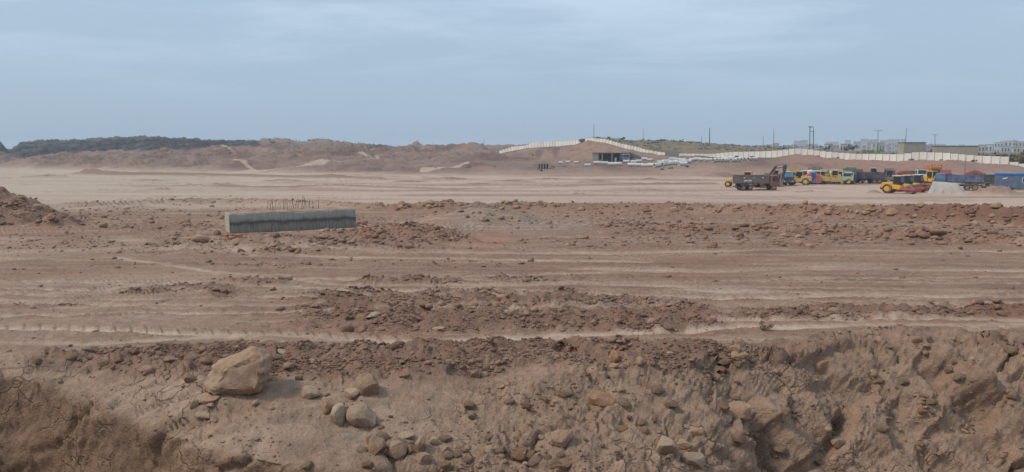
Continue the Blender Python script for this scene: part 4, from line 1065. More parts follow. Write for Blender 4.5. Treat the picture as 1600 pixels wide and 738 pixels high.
def grader(pos, label, mat, roofm, group='graders parked in the yard'):
    loc, rz = pos; root = empty('motor_grader', loc, rz, label, 'road grader', group)
    MB().prism([(4.1, .85), (4.1, 1.25), (2.4, 2.0), (0.2, 2.05), (.2, 1.55), (2.2, 1.55), (3.4, .85)], -.22, .22).build('front_frame', mat, root, .03)
    MB().prism([(-4.0, 1.0), (-4.0, 2.1), (-3.4, 2.3), (-1.0, 2.3), (-1.0, 1.0)], -.8, .8).build('engine_cover', mat, root, .05)
    c = MB()
    for x in (-.95, .45):
        for y in (-.75, .75): c.box((x, y, 2.35), (.12, .12, 1.7))
    c.box((-.25, 0, 1.45), (1.6, 1.6, .2)).build('cab_frame', mat, root)
    MB().box((-.25, 0, 2.55), (1.2, 1.36, 1.05)).build('cab_glass', M_GLASS, root); MB().box((-.25, 0, 3.24), (1.75, 1.75, .14)).build('cab_roof', roofm, root, .03)
    MB().prism([(1.0, .35), (1.1, .25), (1.45, .55), (1.45, .95), (1.2, .95)], -1.9, 1.9).build('blade', M_STEELP, root); MB().cyl((1.0, 0, 1.1), (1.0, 0, 1.3), .7, .7).build('turntable', M_FRAME, root)
    for y in (-.5, .5): MB().bar((1.2, y, 1.0), (1.0, y, 2.2), .12).build('lift_ram', M_FRAME, root)
    for s in (-1, 1):
        wheel(root, 3.6, s * .95, .62, .36, mat); wheel(root, -1.9, s * 1.0, .62, .4, mat); wheel(root, -3.25, s * 1.0, .62, .4, mat)
    for x in (3.6, -1.9, -3.25): MB().bar((x, -.95, .62), (x, .95, .62), .2).build('axle', M_FRAME, root)
    return root
grader(stand(1166, 294.5, 172, 3.5), 'yellow grader mostly hidden behind the grey tipper truck, nose sticking out left', M_YEL, M_YEL)

def excavator(pos, label):
    loc, rz = pos; root = empty('excavator', loc, rz, label, 'excavator')
    for s in (-1, 1):
        MB().prism([(-1.9, .45), (-1.6, .05), (1.6, .05), (1.9, .45), (1.6, .85), (-1.6, .85)], s * 1.15 - .28, s * 1.15 + .28).build('crawler_track', M_FRAME, root, .04)
    MB().box((0, 0, .95), (1.6, 1.9, .5)).build('undercarriage', M_FRAME, root)
    MB().prism([(-2.1, 1.2), (-2.1, 2.2), (-1.7, 2.5), (.1, 2.5), (.1, 1.2)], -1.3, 1.3).build('engine_house', M_TEAL, root, .06)
    MB().prism([(.1, 1.2), (1.5, 1.2), (1.6, 1.9), (1.3, 2.85), (.1, 2.85)], .25, 1.3).build('cab', M_NAVY, root, .05)
    for y in (.24, 1.31): MB().prism([(.25, 1.85), (1.4, 1.85), (1.2, 2.7), (.25, 2.7)], y - .015, y + .015).build('side_window', M_GLASS, root)
    MB().prism([(.2, 1.8), (.7, 1.65), (2.2, 3.85), (4.0, 4.15), (4.0, 4.5), (1.9, 4.4)], -.55, -.15).build('boom', M_TEAL, root, .03)
    MB().prism([(3.7, 4.65), (4.2, 4.75), (4.35, 4.2), (3.75, 1.6), (3.4, 1.65), (3.55, 4.0)], -.5, -.2).build('dipper_arm', M_TEAL, root, .03)
    for a_, b_ in (((1.9, -.35, 4.62), (3.75, -.35, 4.85)), ((.9, -.72, 1.9), (2.1, -.72, 3.6)), ((.9, .02, 1.9), (2.1, .02, 3.6))): MB().bar(a_, b_, .15).build('hydraulic_ram', M_STEELP, root)
    for y in (-.57, -.13): MB().prism([(2.3, 4.05), (3.5, 4.25), (3.5, 4.40), (2.3, 4.22)], y - .01, y + .01).build('painted_name', M_WHITE, root)
    MB().prism([(3.7, 1.7), (3.2, 1.55), (2.7, .9), (2.75, .2), (3.3, 0.0), (3.9, .1), (4.05, .4), (3.6, .5), (3.55, 1.1)], -1.0, .3).build('bucket', M_STEELP, root, .02)
    t_ = MB()
    for k in range(5): t_.box((4.1, -.9 + k * .28, .3), (.28, .1, .08))
    t_.build('bucket_teeth', M_FRAME, root)
excavator(stand(1194, 293.2, 6, 3.2), 'dark teal excavator with its bent boom resting a grey bucket on the ground')

lorry(stand(1223, 291.5, -72, 4.6), 'blue truck with pale blue windscreen facing out beside the excavator bucket', cabm=M_NAVY, bedm=M_DGREY, glass=M_BLUEGLASS, L=7.5, cab_top=3.0, bed=(1.3, 2.3), roof=M_CREAMP)

def loader(pos, label, mat, r=.8, bucket=True, group=None, name='wheel_loader'):
    loc, rz = pos; root = empty(name, loc, rz, label, 'loader', group)
    MB().prism([(-3.0, .9), (-3.0, 1.7), (-2.7, 2.0), (-1.0, 2.1), (-1.0, .8)], -.85, .85).build('engine_cover', mat, root, .06)
    MB().prism([(-1.0, .8), (-1.0, 1.5), (1.3, 1.5), (1.6, 1.0), (1.4, .6)], -.6, .6).build('front_frame', mat, root, .04)
    c = MB()
    for x in (-1.25, .2):
        for y in (-.68, .68): c.box((x, y, 2.3), (.11, .11, 1.6))
    c.build('cab_frame', mat, root)
    MB().box((-.53, 0, 2.45), (1.25, 1.28, 1.0)).build('cab_glass', M_GLASS, root); MB().box((-.53, 0, 3.15), (1.75, 1.6, .14)).build('cab_roof', mat, root, .04)
    for s in (-1, 1):
        MB().prism([(.5, 1.75), (.7, 2.05), (2.0, 1.5), (2.9, .6), (2.7, .35), (1.8, 1.2)], s * .55 - .1, s * .55 + .1).build('lift_arm', mat, root, .02)
        wheel(root, 1.05, s * .98, r, .5, mat); wheel(root, -1.95, s * .98, r, .5, mat)
    if bucket: MB().prism([(2.6, .2), (3.6, .08), (3.65, .16), (2.9, .4), (2.85, 1.05), (3.1, 1.3), (2.75, 1.25), (2.5, .8)], -1.25, 1.25).build('bucket', M_STEELP, root, .02)
    return root
loader(stand(1245, 290.5, 170, 3.6), 'tan yellow wheel loader between the blue truck and the striped tarpaulin', M_TAN)

def covered_machine(pos, label, L, w, h, bands, top=None, group=None, name='covered_machine', seed=0, cat='machine under cover'):
    """A machine under cloth: a sagging hull whose cloths are parts of their own, with wheels showing below."""
    loc, rz = pos; root = empty(name, loc, rz, label, cat, group)
    nb = sum(n for n, _ in bands); x = 0; ns = 12
    rr = np.random.default_rng(seed); prof = []
    for i in range(nb * 3 + 1):
        q = i / (nb * 3); hh = h * (.74 + .26 * math.sin(math.pi * min(1, max(0, q * 1.05 - .02))) + rr.uniform(-.035, .035)); ring = []
        for k in range(ns + 1):
            a = math.pi * k / ns; f = abs(math.cos(a)) ** .45 * (1 if math.cos(a) > 0 else -1)
            zz = .35 + (hh - .35) * (math.sin(a) ** .5 if math.sin(a) > 0 else 0); wob = 1 + .05 * math.sin(k * 2.3 + i * 1.7)
            ring.append((-L / 2 + L * q + rr.uniform(-.03, .03), f * w / 2 * wob * (1.06 - .1 * zz / h), zz))
        prof.append(ring)
    i0 = 0
    for n, mat in bands:
        mb = MB(); rings = prof[i0:i0 + 3 * n + 1]; vs = [p for r_ in rings for p in r_]; m_ = ns + 1
        fs = [(i * m_ + k, i * m_ + k + 1, (i + 1) * m_ + k + 1, (i + 1) * m_ + k) for i in range(len(rings) - 1) for k in range(ns)]
        if i0 == 0: fs.append(tuple(range(ns + 1)))
        i0 += 3 * n
        if i0 == nb * 3: fs.append(tuple((len(rings) - 1) * m_ + k for k in range(ns + 1)))
        mb.add(vs, fs).build('tarpaulin', mat, root, 0, True)
    for s in (-1, 1):
        for xx in (-L * .3, L * .3): wheel(root, xx, s * (w / 2 - .25), .45, .35)
    if top: MB().cyl((-L * .32, -.1, h * 1.0), (-L * .02, .1, h * 1.06), .55, .45, 16).build('tank', top, root, .1, True)
    return root
covered_machine(stand(1269, 288.6, 12, 2.6), 'machine wrapped in red and blue tarpaulins under a pale tank', 3.5, 2.2, 2.75, [(2, M_REDTARP), (1, M_BLUETARP), (1, M_BLUETARP), (2, M_REDTARP)], M_WHITE, seed=3)
def tank_truck():
    t = lorry(stand(1258, 288.2, -80, 6.5), 'white tank body standing behind the striped tarpaulin', 'tank truck', M_WHITE, M_FRAME, L=6.0, cab_top=3.1, bed=(1.2, 1.5), name='tank_truck')
    MB().cyl((-2.7, 0, 2.1), (.7, 0, 2.1), .95, .95, 18).build('tank', M_WHITE, t, .1, True)
tank_truck()
def paver(pos, label, mat, roofm):
    loc, rz = pos; root = empty('asphalt_paver', loc, rz, label, 'paving machine')
    MB().prism([(-2.6, .5), (-2.6, 1.6), (-.4, 1.75), (.9, 1.7), (.9, .5)], -1.1, 1.1).build('body', mat, root, .05)
    for s in (-1, 1):
        MB().prism([(.9, .6), (3.0, .6), (3.2, 1.5), (.9, 1.6)], s * 1.35 - .06, s * 1.35 + .06).build('hopper_side', mat, root)
        MB().prism([(-2.2, .35), (-2, .05), (1.6, .05), (1.9, .35), (1.6, .7), (-2, .7)], s * .95 - .2, s * .95 + .2).build('crawler_track', M_FRAME, root)
        for x in (-2.2, -.2): MB().bar((x, s * .9, 1.6), (x, s * .9, 2.9), .09).build('canopy_post', M_CREAMP, root)
    MB().box((1.9, 0, .75), (2.0, 2.6, .12)).build('hopper_floor', M_STEELP, root); MB().box((-1.2, 0, 2.96), (2.6, 2.2, .12)).build('canopy', roofm, root, .03)
    MB().box((-3.0, 0, .45), (.8, 2.7, .6)).build('screed', M_STEELP, root, .03)
paver(stand(1290, 288.4, 8, 2.8), 'tan paving machine with thin cream canopy next to the striped tarpaulin', M_TAN, M_CREAMP)
loader(stand(1284, 287.6, 165, 5.5), 'tan loader half hidden behind the paving machine', M_TAN, .7, False)
lorry(stand(1299, 286.8, -76, 7.0), 'cream truck with tall plain body behind the tan grader', cabm=M_CREAMP, bedm=M_CREAMP, L=7.0, cab_top=2.6, bed=(1.2, 2.7))
lorry(stand(1238, 287.0, -70, 8.5), 'tan truck with a slatted high body behind the wheel loader', cabm=M_TAN, bedm=M_TAN, L=7.0, cab_top=2.6, bed=(1.2, 2.9))
grader(stand(1303, 288.4, 170, 2.6), 'tan yellow grader with cream roof beside the pale green truck', M_TAN, M_CREAMP)
lorry(stand(1319, 288.6, -78, 4.2), 'pale green truck with bare slatted front facing out of the row', cabm=M_PGREEN, bedm=M_PGREEN, glass=M_GLASS, L=7.4, cab_top=2.75, bed=(1.3, 2.6))
lorry(stand(1327, 286.6, -84, 9.5), 'bright green truck with a tall green body rising behind the pale green truck', cabm=M_GREEN, bedm=M_GREEN, L=7.4, cab_top=2.9, bed=(1.3, 3.25))
lorry(stand(1351, 287.6, 207, 2.6), 'navy blue dump truck turned left at the end of the vehicle row', cabm=M_TEAL, bedm=M_NAVY, glass=M_BLUEGLASS, L=8.6, cab_top=3.0, bed=(1.25, 2.55), tail=M_DGREY)
def skip_frame():
    loc, rz = stand(1375, 284.5, 0, 1); root = empty('steel_hopper', loc, rz, 'small rusty steel hopper right of the navy dump truck', 'hopper')
    MB().prism([(-.5, .6), (.5, .6), (.8, 1.6), (-.8, 1.6)], -.6, .6).build('bin', M_BROWNTARP, root, .02)
    for x in (-.45, .45):
        for y in (-.5, .5): MB().box((x, y, .32), (.1, .1, .64)).build('leg', M_FRAME, root)
skip_frame()
lorry(stand(1336, 287.0, -74, 7.0), 'grey truck with tall body peering out behind the navy dump truck', cabm=M_DGREY, bedm=M_GREYP, L=7.2, cab_top=2.7, bed=(1.3, 2.9))
covered_machine(stand(1306, 287.2, 10, 6.0), 'machine under a pale cover behind the tan grader', 4.2, 2.2, 2.9, [(2, M_CREAMP)], seed=15)
loader(stand(1391, 284.5, 30, 2.5), 'small dark loader standing alone behind the yellow rollers', M_DGREY, .55, False)

def roller(pos, label, hood=M_YEL, drumm=M_STEELP, frame=M_RED, group='soil rollers parked side by side'):
    loc, rz = pos; root = empty('soil_roller', loc, rz, label, 'road roller', group)
    MB().prism([(-2.9, .95), (-2.9, 1.5), (-2.6, 1.85), (-.95, 1.95), (-.95, .8), (-2.4, .75)], -.8, .8).build('engine_cover', hood, root, .07)
    MB().box((-2.95, 0, .85), (.16, 1.5, .5)).build('rear_bumper', frame, root, .03)
    MB().prism([(-1.0, .75), (-1.0, 1.55), (.2, 1.45), (.45, .9), (.3, .7)], -.85, .85).build('deck', hood, root, .04)
    MB().prism([(-.95, 1.55), (.15, 1.5), (.35, 1.95), (.1, 2.9), (-.9, 2.9)], -.78, .78).build('cab', M_FRAME, root, .04)
    for y in (-.8, .8): MB().prism([(-.82, 1.75), (.12, 1.75), (.22, 2.0), (.02, 2.78), (-.82, 2.78)], y - .015, y + .015).build('side_window', M_GLASS, root)
    MB().box((.27, 0, 2.3), (.03, 1.35, .95), 0, -.22).build('windscreen', M_GLASS, root)
    MB().box((-.4, 0, 2.98), (1.35, 1.75, .14)).build('roof', M_CREAMP, root, .05)
    MB().cyl((1.75, -1.02, .77), (1.75, 1.02, .77), .77, .77, 36).build('drum', drumm, root, .02, True)
    for s in (-1, 1):
        MB().prism([(.5, .62), (.5, 1.0), (2.75, 1.0), (2.75, .62)], s * 1.16 - .07, s * 1.16 + .07).build('drum_frame', frame, root, .02)
        MB().cyl((1.75, s * 1.03, .77), (1.75, s * 1.12, .77), .42, .42).build('drum_hub', M_FRAME, root)
        wheel(root, -1.75, s * .85, .78, .52, hood)
    MB().box((2.75, 0, .8), (.16, 2.46, .42)).build('front_beam', frame, root, .02); MB().box((.5, 0, .8), (.3, 2.2, .42)).build('rear_beam', frame, root, .02)
    MB().box((2.2, 0, 1.42), (.5, 1.9, .06), 0, .45).build('scraper_plate', M_DGREY, root)
    return root
roller(stand(1406, 303.8, -22, 2.4), 'yellow roller with red drum frame and grey drum, nearest of three')
roller(stand(1421, 302.3, -22, 4.3), 'yellow roller with rust brown drum in the middle of the three rollers', drumm=M_BROWNTARP)
roller(stand(1437, 301.0, -22, 6.2), 'roller with dark drum beam, farthest of three beside the white tarpaulin', frame=M_MAROON)
covered_machine(stand(1412, 286.5, 8, 3.2), 'machine under a red brown tarpaulin behind the yellow rollers', 4.6, 2.4, 3.0, [(3, M_BROWNTARP)], seed=8)
t = lorry(stand(1434, 286.0, -75, 6.0), 'white truck cab looking over the rollers beside the brown tarpaulin', cabm=M_WHITE, bedm=M_DGREY, L=7.5, cab_top=3.2, bed=(1.3, 2.6), roof=M_DGREY)
t = lorry(stand(1456, 285.5, -78, 6.5), 'decorated orange and yellow truck with a green band and tall crown', cabm=M_YEL, bedm=M_ORANGE, L=7.8, cab_top=2.8, bed=(1.3, 3.4))
MB().box((3.0, 0, 3.35), (1.5, 2.5, .9)).build('crown_board', M_ORANGE, t, .05); MB().box((3.78, 0, 3.0), (.08, 2.5, .22)).build('green_band', M_GREEN, t); MB().box((3.8, 0, 3.5), (.06, 1.8, .35)).build('yellow_panel', M_YEL, t)
for y in (-1.0, -.35, .35, 1.0): MB().box((3.8, y, 3.78), (.06, .32, .24)).build('painted_panel', M_RED, t)
lorry(stand(1474, 286.0, -80, 5.0), 'truck with a faded red high sided body behind the blue tipper', cabm=M_PINK, bedm=M_PINK, L=7.2, cab_top=2.4, bed=(1.1, 2.7))
loader(stand(1458, 290.5, -40, 3.0), 'small yellow loader squeezed between rollers and white tarpaulin', M_YEL, .6, True)
lorry(stand(1496, 298.5, 183, 2.6), 'blue tipper truck turned left behind the white tarpaulin', cabm=M_BLUE, bedm=M_BLUE, glass=M_BLUEGLASS, L=8.2, cab_top=3.15, bed=(1.55, 2.75))
lorry(stand(1531, 294.5, 176, 4.6), 'dark grey tipper body backed up to the lean-to shelter', cabm=M_DGREY, bedm=M_TEAL, L=6.6, cab_top=2.6, bed=(1.2, 2.6))

roller(stand(1311, 288.8, 185, 3.4), 'tan roller tucked against the side of the pale green truck', hood=M_TAN, frame=M_TAN, group=None)

loader(stand(1213, 288.0, 20, 6.0), 'yellow loader mostly hidden behind the excavator arm', M_YEL, .7, False)
lorry(stand(1274, 285.8, -78, 8.0), 'dusty white truck top showing behind the striped tarpaulin', cabm=M_CREAMP, bedm=M_STEELP, L=7.0, cab_top=2.8, bed=(1.3, 3.3))
roller(stand(1366, 284.0, 10, 5.0), 'small dark roller tucked behind the navy dump truck tail', hood=M_TEAL, frame=M_DGREY, group=None)
loader(stand(1387, 287.5, 165, 5.0), 'dusty tan loader in the gap between the navy truck and the rollers', M_STEELP, .6, False)
loader(stand(1446, 286.0, -30, 6.0), 'tan loader wedged between the white cab and the decorated truck', M_TAN, .7, False)
covered_machine(stand(1522, 287.0, 6, 8.0), 'low brown covered machine behind the blue tipper', 4.4, 2.3, 2.8, [(2, M_BROWNTARP)], seed=21)
# white tarpaulin over a heap of stores
def tarp_heap():
    p, i, j = pick(1487, 303.5); a = math.atan((1487 - CX) / FPX); root = empty('tarpaulin_heap', (p.x, p.y + 1.2, p.z - .05), -a, 'white tarpaulin draped over a heap of stores in front of the blue tipper', 'covered heap')
    nx_, ny_ = 44, 22; L, W = 5.6, 2.7; vs = []
    for i in range(nx_ + 1):
        for j in range(ny_ + 1):
            u, v = i / nx_, j / ny_; x, y = (u - .5) * L, (v - .5) * W
            sx_ = sstep(0, .12, u) * (1 - sstep(.74, 1.0, u)); sy_ = sstep(0, .30, v) * (1 - sstep(.7, 1, v))
            z = 2.05 * float(sx_ ** .8) * float(sy_ ** .8) * (1.0 - .16 * u)
            fold = .07 * math.sin(u * 26 + 3 * math.sin(v * 3)) * (1 - float(sy_)) + .06 * float(noise2(np.array([u * 7.]), np.array([v * 5.]), 31)[0])
            vs.append((x * (1.03 - .1 * z / 2) + fold * .5, y + fold * (.9 if z < 1.9 else .2), max(z + fold * .7, -.02)))
    m_ = ny_ + 1
    MB().add(vs, [(i * m_ + j, (i + 1) * m_ + j, (i + 1) * m_ + j + 1, i * m_ + j + 1) for i in range(nx_) for j in range(ny_)]).build('tarpaulin', M_WTARP, root, 0, True)
    for x in (-1.9, -.6, .7): MB().bar((x, -W / 2 - .1, .05), (x + .25, -.35, 1.85), .03).build('tie_rope', M_DGREY, root)
tarp_heap()

# blue site cabin and the lean-to beside it
M_CABIN = dusty('slate_blue_panel', (84, 104, 130), .6, .3, .12, 2)
M_CABROOF = dusty('bright_blue_edge', (38, 112, 184), .5, .35, .08, 2)
M_SHEET = dusty('grey_roof_sheet', (132, 138, 140), .6, .35, .25, 3)
def cabin():
    (x, y, z), rz = stand(1596, 298.0, 0, 2.8); root = empty('site_cabin', (x, y, z + .25), rz + .10, 'slate blue site cabin with bright blue roof edge behind the dirt mound', 'cabin')
    L, W, Hh = 8.6, 3.2, 2.55
    for k in range(7):
        MB().box((-L / 2 + (k + .5) * L / 7, -W / 2, Hh / 2 + .15), (L / 7 - .02, .08, Hh)).build('wall_panel', M_CABIN, root)
    for s in (-1, 1): MB().box((s * L / 2, 0, Hh / 2 + .15), (.08, W - .1, Hh)).build('end_wall', M_CABIN, root)
    MB().box((0, W / 2, Hh / 2 + .15), (L, .08, Hh)).build('back_wall', M_CABIN, root)
    MB().box((0, 0, .08), (L - .1, W - .1, .14)).build('floor_frame', M_FRAME, root)
    for x in (-3.9, -1.3, 1.3, 3.9):
        for y_ in (-1.3, 1.3): MB().box((x, y_, -.3), (.3, .3, .62)).build('support_block', M_CONC, root)
    MB().box((0, 0, Hh + .28), (L + .3, W + .3, .30)).build('roof', M_CABROOF, root, .03)
    f = MB().box((.35, -W / 2 - .05, 1.7), (1.1, .06, .9)).build('window', M_WHITE, root); MB().box((.35, -W / 2 - .085, 1.7), (.92, .02, .74)).build('pane', M_GLASS, f)
    MB().box((-2.9, -W / 2 - .05, 2.0), (.75, .02, .22), 0, -.3).build('painted_mark', M_WHITE, root)
    MB().box((2.9, -W / 2 - .05, 1.2), (.95, .06, 2.05)).build('door', M_WHITE, root)
cabin()
def lean_to():
    (x, y, z), rz = stand(1549, 292.5, 0, 3.2); root = empty('lean_to_shelter', (x, y, z - .1), rz, 'open lean-to shelter with grey sheet roof left of the blue cabin', 'shelter')
    for k in range(5): MB().box((-1.25 + k * .66, 0, 2.55 + .06 * (k % 2) + k * .10), (.70, 2.6, .05), 0, -.16).build('roof_sheet', M_SHEET, root)
    for x_ in (-1.45, 1.5):
        for y_ in (-1.1, 1.1): MB().box((x_, y_, 1.2 + .2 * (x_ > 0)), (.1, .1, 2.4 + .4 * (x_ > 0))).build('post', M_FRAME, root)
    MB().box((0, 1.15, 1.2), (2.9, .06, 2.2)).build('back_sheet', M_DGREY, root)
    o = MB().box((0, 0, .55), (2.2, 1.1, .75)).build('water_trough', M_WHITE, None, .04); o.location = (x - .05, y - 1.9, z + .05); o.rotation_euler = (0, 0, rz); tag(o, 'white box shaped tank standing under the edge of the lean-to', 'tank')
lean_to()
def blue_pickup():
    (x, y, z), rz = stand(975, 254.0, -75, 1.5); t = lorry(((x, y, z), rz), 'blue truck with white cab roof parked at the end of the open shed', cabm=M_BLUE, bedm=M_BLUETARP, L=6.0, w=2.3, cab_top=2.6, bed=(1.1, 2.3), rear_axles=1, roof=M_WHITE, group=None)
blue_pickup()
# ---------------------------------------------------------------- rocks that can be told apart
def rock_mesh(name, v, f, mat):
    me = mesh_np(name, v, tris=f); me.materials.append(mat)
    me.polygons.foreach_set('use_smooth', np.ones(len(me.polygons), bool)); me.set_sharp_from_angle(angle=math.radians(24))
    return me
def big_boulder():
    """The tilted slab of rock: its outline measured on the photograph, given its own thickness and worn faces."""
    prof = [(313.5, 617), (317, 603), (325, 588), (337, 575), (351, 567), (367, 562), (384, 554), (399, 549), (410, 551), (418, 556), (424.7, 561), (424, 580), (421, 597), (414, 612), (408, 623), (396, 619), (382, 617), (366, 619), (347, 622), (330, 622)]
    p, i, j = pick(372, 623); d = p.y + .1; base = Vector((p.x, d, p.z))
    q = np.array([at(a, b, d) for a, b in prof]) - np.array(base); bm = bmesh.new(); c = q.mean(0)
    for k, (dy, sc, dz) in enumerate(((-.10, .60, .05), (-.02, .86, .015), (.12, 1.0, 0), (.34, .90, -.02), (.58, .62, -.06), (.68, .35, -.08))):
        for pt in q: bm.verts.new((c[0] + (pt[0] - c[0]) * sc + (dy + .22 * (pt[2] - c[2])) * p.x / d, dy - .30 * (pt[2] - c[2]) * 0 + .22 * (pt[2] - c[2]), c[2] + (pt[2] - c[2]) * sc + dz))
    bmesh.ops.convex_hull(bm, input=bm.verts); bmesh.ops.triangulate(bm, faces=bm.faces)
    bmesh.ops.subdivide_edges(bm, edges=bm.edges[:], cuts=4, use_grid_fill=True); bmesh.ops.triangulate(bm, faces=bm.faces)
    for _ in range(4): bmesh.ops.smooth_vert(bm, verts=bm.verts, factor=.35, use_axis_x=True, use_axis_y=True, use_axis_z=True)
    bm.normal_update()
    co = np.array([v.co[:] for v in bm.verts]); nn = np.array([v.normal[:] for v in bm.verts])
    dsp = .055 * fbm3(co[:, 0] * 4, co[:, 1] * 4, co[:, 2] * 4, 4, .6, 401) + .03 * fbm3(co[:, 0] * 14, co[:, 1] * 16, co[:, 2] * 16, 3, .6, 402)
    ledge = .035 * sstep(.35, .55, fbm3(co[:, 0] * 2.2 + 3, co[:, 1] * 2, co[:, 2] * 5, 3, .5, 403) + .45)
    for v, a, n_ in zip(bm.verts, dsp - ledge * .6, nn): v.co += Vector(n_) * float(a)
    me = bpy.data.meshes.new('boulder'); bm.to_mesh(me); bm.free()
    m = stone_material('boulder_stone', (164, 139, 115), (146, 114, 90), 4.0); me.materials.append(m)
    me.polygons.foreach_set('use_smooth', np.ones(len(me.polygons), bool)); me.set_sharp_from_angle(angle=math.radians(38))
    o = link(bpy.data.objects.new('boulder', me)); o.location = base
    tag(o, 'largest tan boulder, a tilted pointed slab resting on the near bank', 'boulder')
big_boulder()
def place_rock(px, py, w, h, label, mat, seed, cat='rock', name='rock', ncut=7, rough_=.08, group=None, sub=I3, yaw=None, sink=.20):
    p, i, j = pick(px, py + h / 2)
    d = p.y * CP - p.z * SP; sx_, sz_ = w * d / FPX / 2, h * d / FPX / 2
    v = stone_shape(sub, seed, ncut, rough_, 1.0) * np.array([sx_, (sx_ + sz_) * .5, sz_])
    me = rock_mesh(name, v, sub[1], mat); o = link(bpy.data.objects.new(name, me))
    o.location = p + Vector((0, (sx_ + sz_) * .42, sz_ * (1 - sink * 2))); o.rotation_euler = (random.uniform(-.12, .12), random.uniform(-.15, .15), random.uniform(-.4, .4) if yaw is None else yaw)
    return tag(o, label, cat, group)
ROCKS = [ # photo column, row of the middle, width, height, label, stone
    (575, 606, 48, 42, 'round tan boulder with a flaking top, right of the largest boulder', 2), (515, 636, 42, 34, 'smooth oval tan rock left of the cracked slab', 0),
    (480, 614, 34, 22, 'angular grey brown rock between the largest boulder and the oval rock', 1), (548, 618, 26, 26, 'pale wedge of stone leaning against the round boulder', 1),
    (318, 654, 38, 24, 'pale angular rock below the left tip of the largest boulder', 1), (304, 632, 15, 18, 'small upright stone under the left tip of the largest boulder', 0),
    (326, 627, 34, 10, 'thin flat stone wedged beneath the largest boulder', 0), (585, 699, 32, 36, 'square brown block above the lower edge of the bank', 2),
    (619, 712, 34, 36, 'rounded brown block with a white fleck at the bottom edge', 2), (640, 706, 12, 18, 'small round stone tucked beside the fleck marked block', 2),
    (633, 684, 28, 16, 'flat pale stone above the fleck marked block', 1), (655, 694, 18, 30, 'tall narrow clod right of the fleck marked block', 2), (676, 690, 16, 16, 'small pale stone right of the tall narrow clod', 1),
    (694, 701, 19, 14, 'lone pale stone standing right of the rubble cluster', 1), (660, 722, 26, 20, 'dark broken clod at the bottom edge right of the rounded block', 2),
    (942, 628, 46, 28, 'orange brown slab slanting on the middle of the bank', 3), (971, 610, 16, 12, 'small round stone above the orange brown slab', 0), (866, 631, 12, 9, 'small domed stone left of the orange brown slab', 0),
    (879, 686, 36, 34, 'grey brown block with a flat left face, middle of the bank', 2), (860, 689, 12, 15, 'small pale stone leaning on the left of the flat faced block', 1), (879, 729, 44, 22, 'wide brown slab cut by the bottom edge of the picture', 3),
    (1036, 701, 40, 30, 'wedge shaped rock with a dark underside, right of the middle bank', 1), (1070, 695, 27, 20, 'tan rock perched above the broken block', 0), (1079, 719, 46, 34, 'large broken block with a dark right side at the bottom', 1),
    (1088, 676, 32, 20, 'slanting brown rock above the tan perched rock', 2), (1164, 643, 46, 34, 'smooth round tan boulder in the gully', 0), (1179, 672, 46, 34, 'angular boulder lying under the round one in the gully', 0),
    (1161, 562, 32, 20, 'tan oval stone at the head of the gully', 0), (1157, 547, 22, 13, 'smaller stone resting above the oval stone at the gully head', 0), (960, 559, 15, 26, 'pinkish upright lump at the upper edge of the bank', 3),
    (980, 572, 14, 10, 'small tan stone right of the pinkish lump', 0), (958, 572, 16, 9, 'stone at the foot of the pinkish lump', 0), (1046, 553, 16, 9, 'pale stone on the dark soil above the middle bank', 0), (797, 491, 25, 11, 'pale flat stone lying alone in the dark churned soil', 1),
    (583, 494, 26, 11, 'smooth pale stone half sunk in the reddish soil', 1), (683, 514, 22, 6, 'whitish splinter of stone just behind the wheel track', 1), (535, 458, 22, 6, 'low pale stone beside the upper wheel track', 1),
    (440, 553, 22, 8, 'flat pale stone behind the largest boulder', 1), (228, 577, 30, 16, 'squat clod sitting in the rubble left of the largest boulder', 2), (262, 562, 24, 11, 'broad dark clod behind the squat clod', 2), (297, 594, 20, 20, 'dark clod touching the left flank of the largest boulder', 2),
    (630, 350, 12, 11, 'brown boulder standing up on the low mound right of the footing', 2), (681, 356, 13, 11, 'tan boulder on top of the clod heap right of the footing', 0), (552, 378, 8, 8, 'small block of clay in front of the footing', 2),
    (670, 319, 24, 11, 'long tan boulder on the crest of the dirt ridge', 0), (718, 318, 12, 10, 'round boulder on the dirt ridge above the grey fan of sand', 2), (627, 317, 14, 9, 'dark jagged clod at the left end of the dirt ridge', 2),
    (794, 316, 13, 8, 'brown clod on the dirt ridge right of the fan of sand', 2), (1076, 326, 12, 10, 'tan boulder on the front slope of the dirt ridge', 0), (1155, 326, 16, 9, 'broad boulder on the dirt ridge below the parked trucks', 0),
    (1260, 316, 9, 9, 'upright boulder on the skyline of the dirt ridge', 0), (1297, 327, 12, 8, 'pale boulder on the right part of the dirt ridge', 0), (1324, 330, 7, 10, 'narrow standing stone on the dirt ridge', 1), (1356, 333, 15, 8, 'flat boulder in front of the dirt ridge', 0),
    (1398, 332, 20, 14, 'largest boulder of the right hand dirt ridge', 0), (1223, 560, 18, 12, 'tan stone on the brow of the right hand bank', 0), (1192, 566, 14, 9, 'flat stone below the oval stone at the gully head', 1), (1284, 571, 56, 30, 'big orange brown block breaking out of the right hand bank', 3),
    (1364, 583, 16, 14, 'round stone set in the right hand bank', 0), (1510, 562, 10, 8, 'small pale stone high on the far right bank', 1), (1497, 583, 9, 7, 'tiny pale stone on the right bank below the pale track', 1), (1593, 555, 10, 9, 'pale stone at the extreme right of the bank', 1), (1311, 697, 26, 20, 'squarish stone low in the right hand hollow', 2)]
mats = [M_STONE, M_STONE2, M_CLAY, stone_material('orange_stone', (160, 122, 92), (144, 112, 90))]
for k, (px, py, w, h, lab, m) in enumerate(ROCKS):
    place_rock(px, py, w, h, lab, mats[m], 500 + k, 'boulder' if w * h > 1200 else 'rock', 'boulder' if w * h > 1200 else 'rock', 11 if m != 0 else 9, .13)
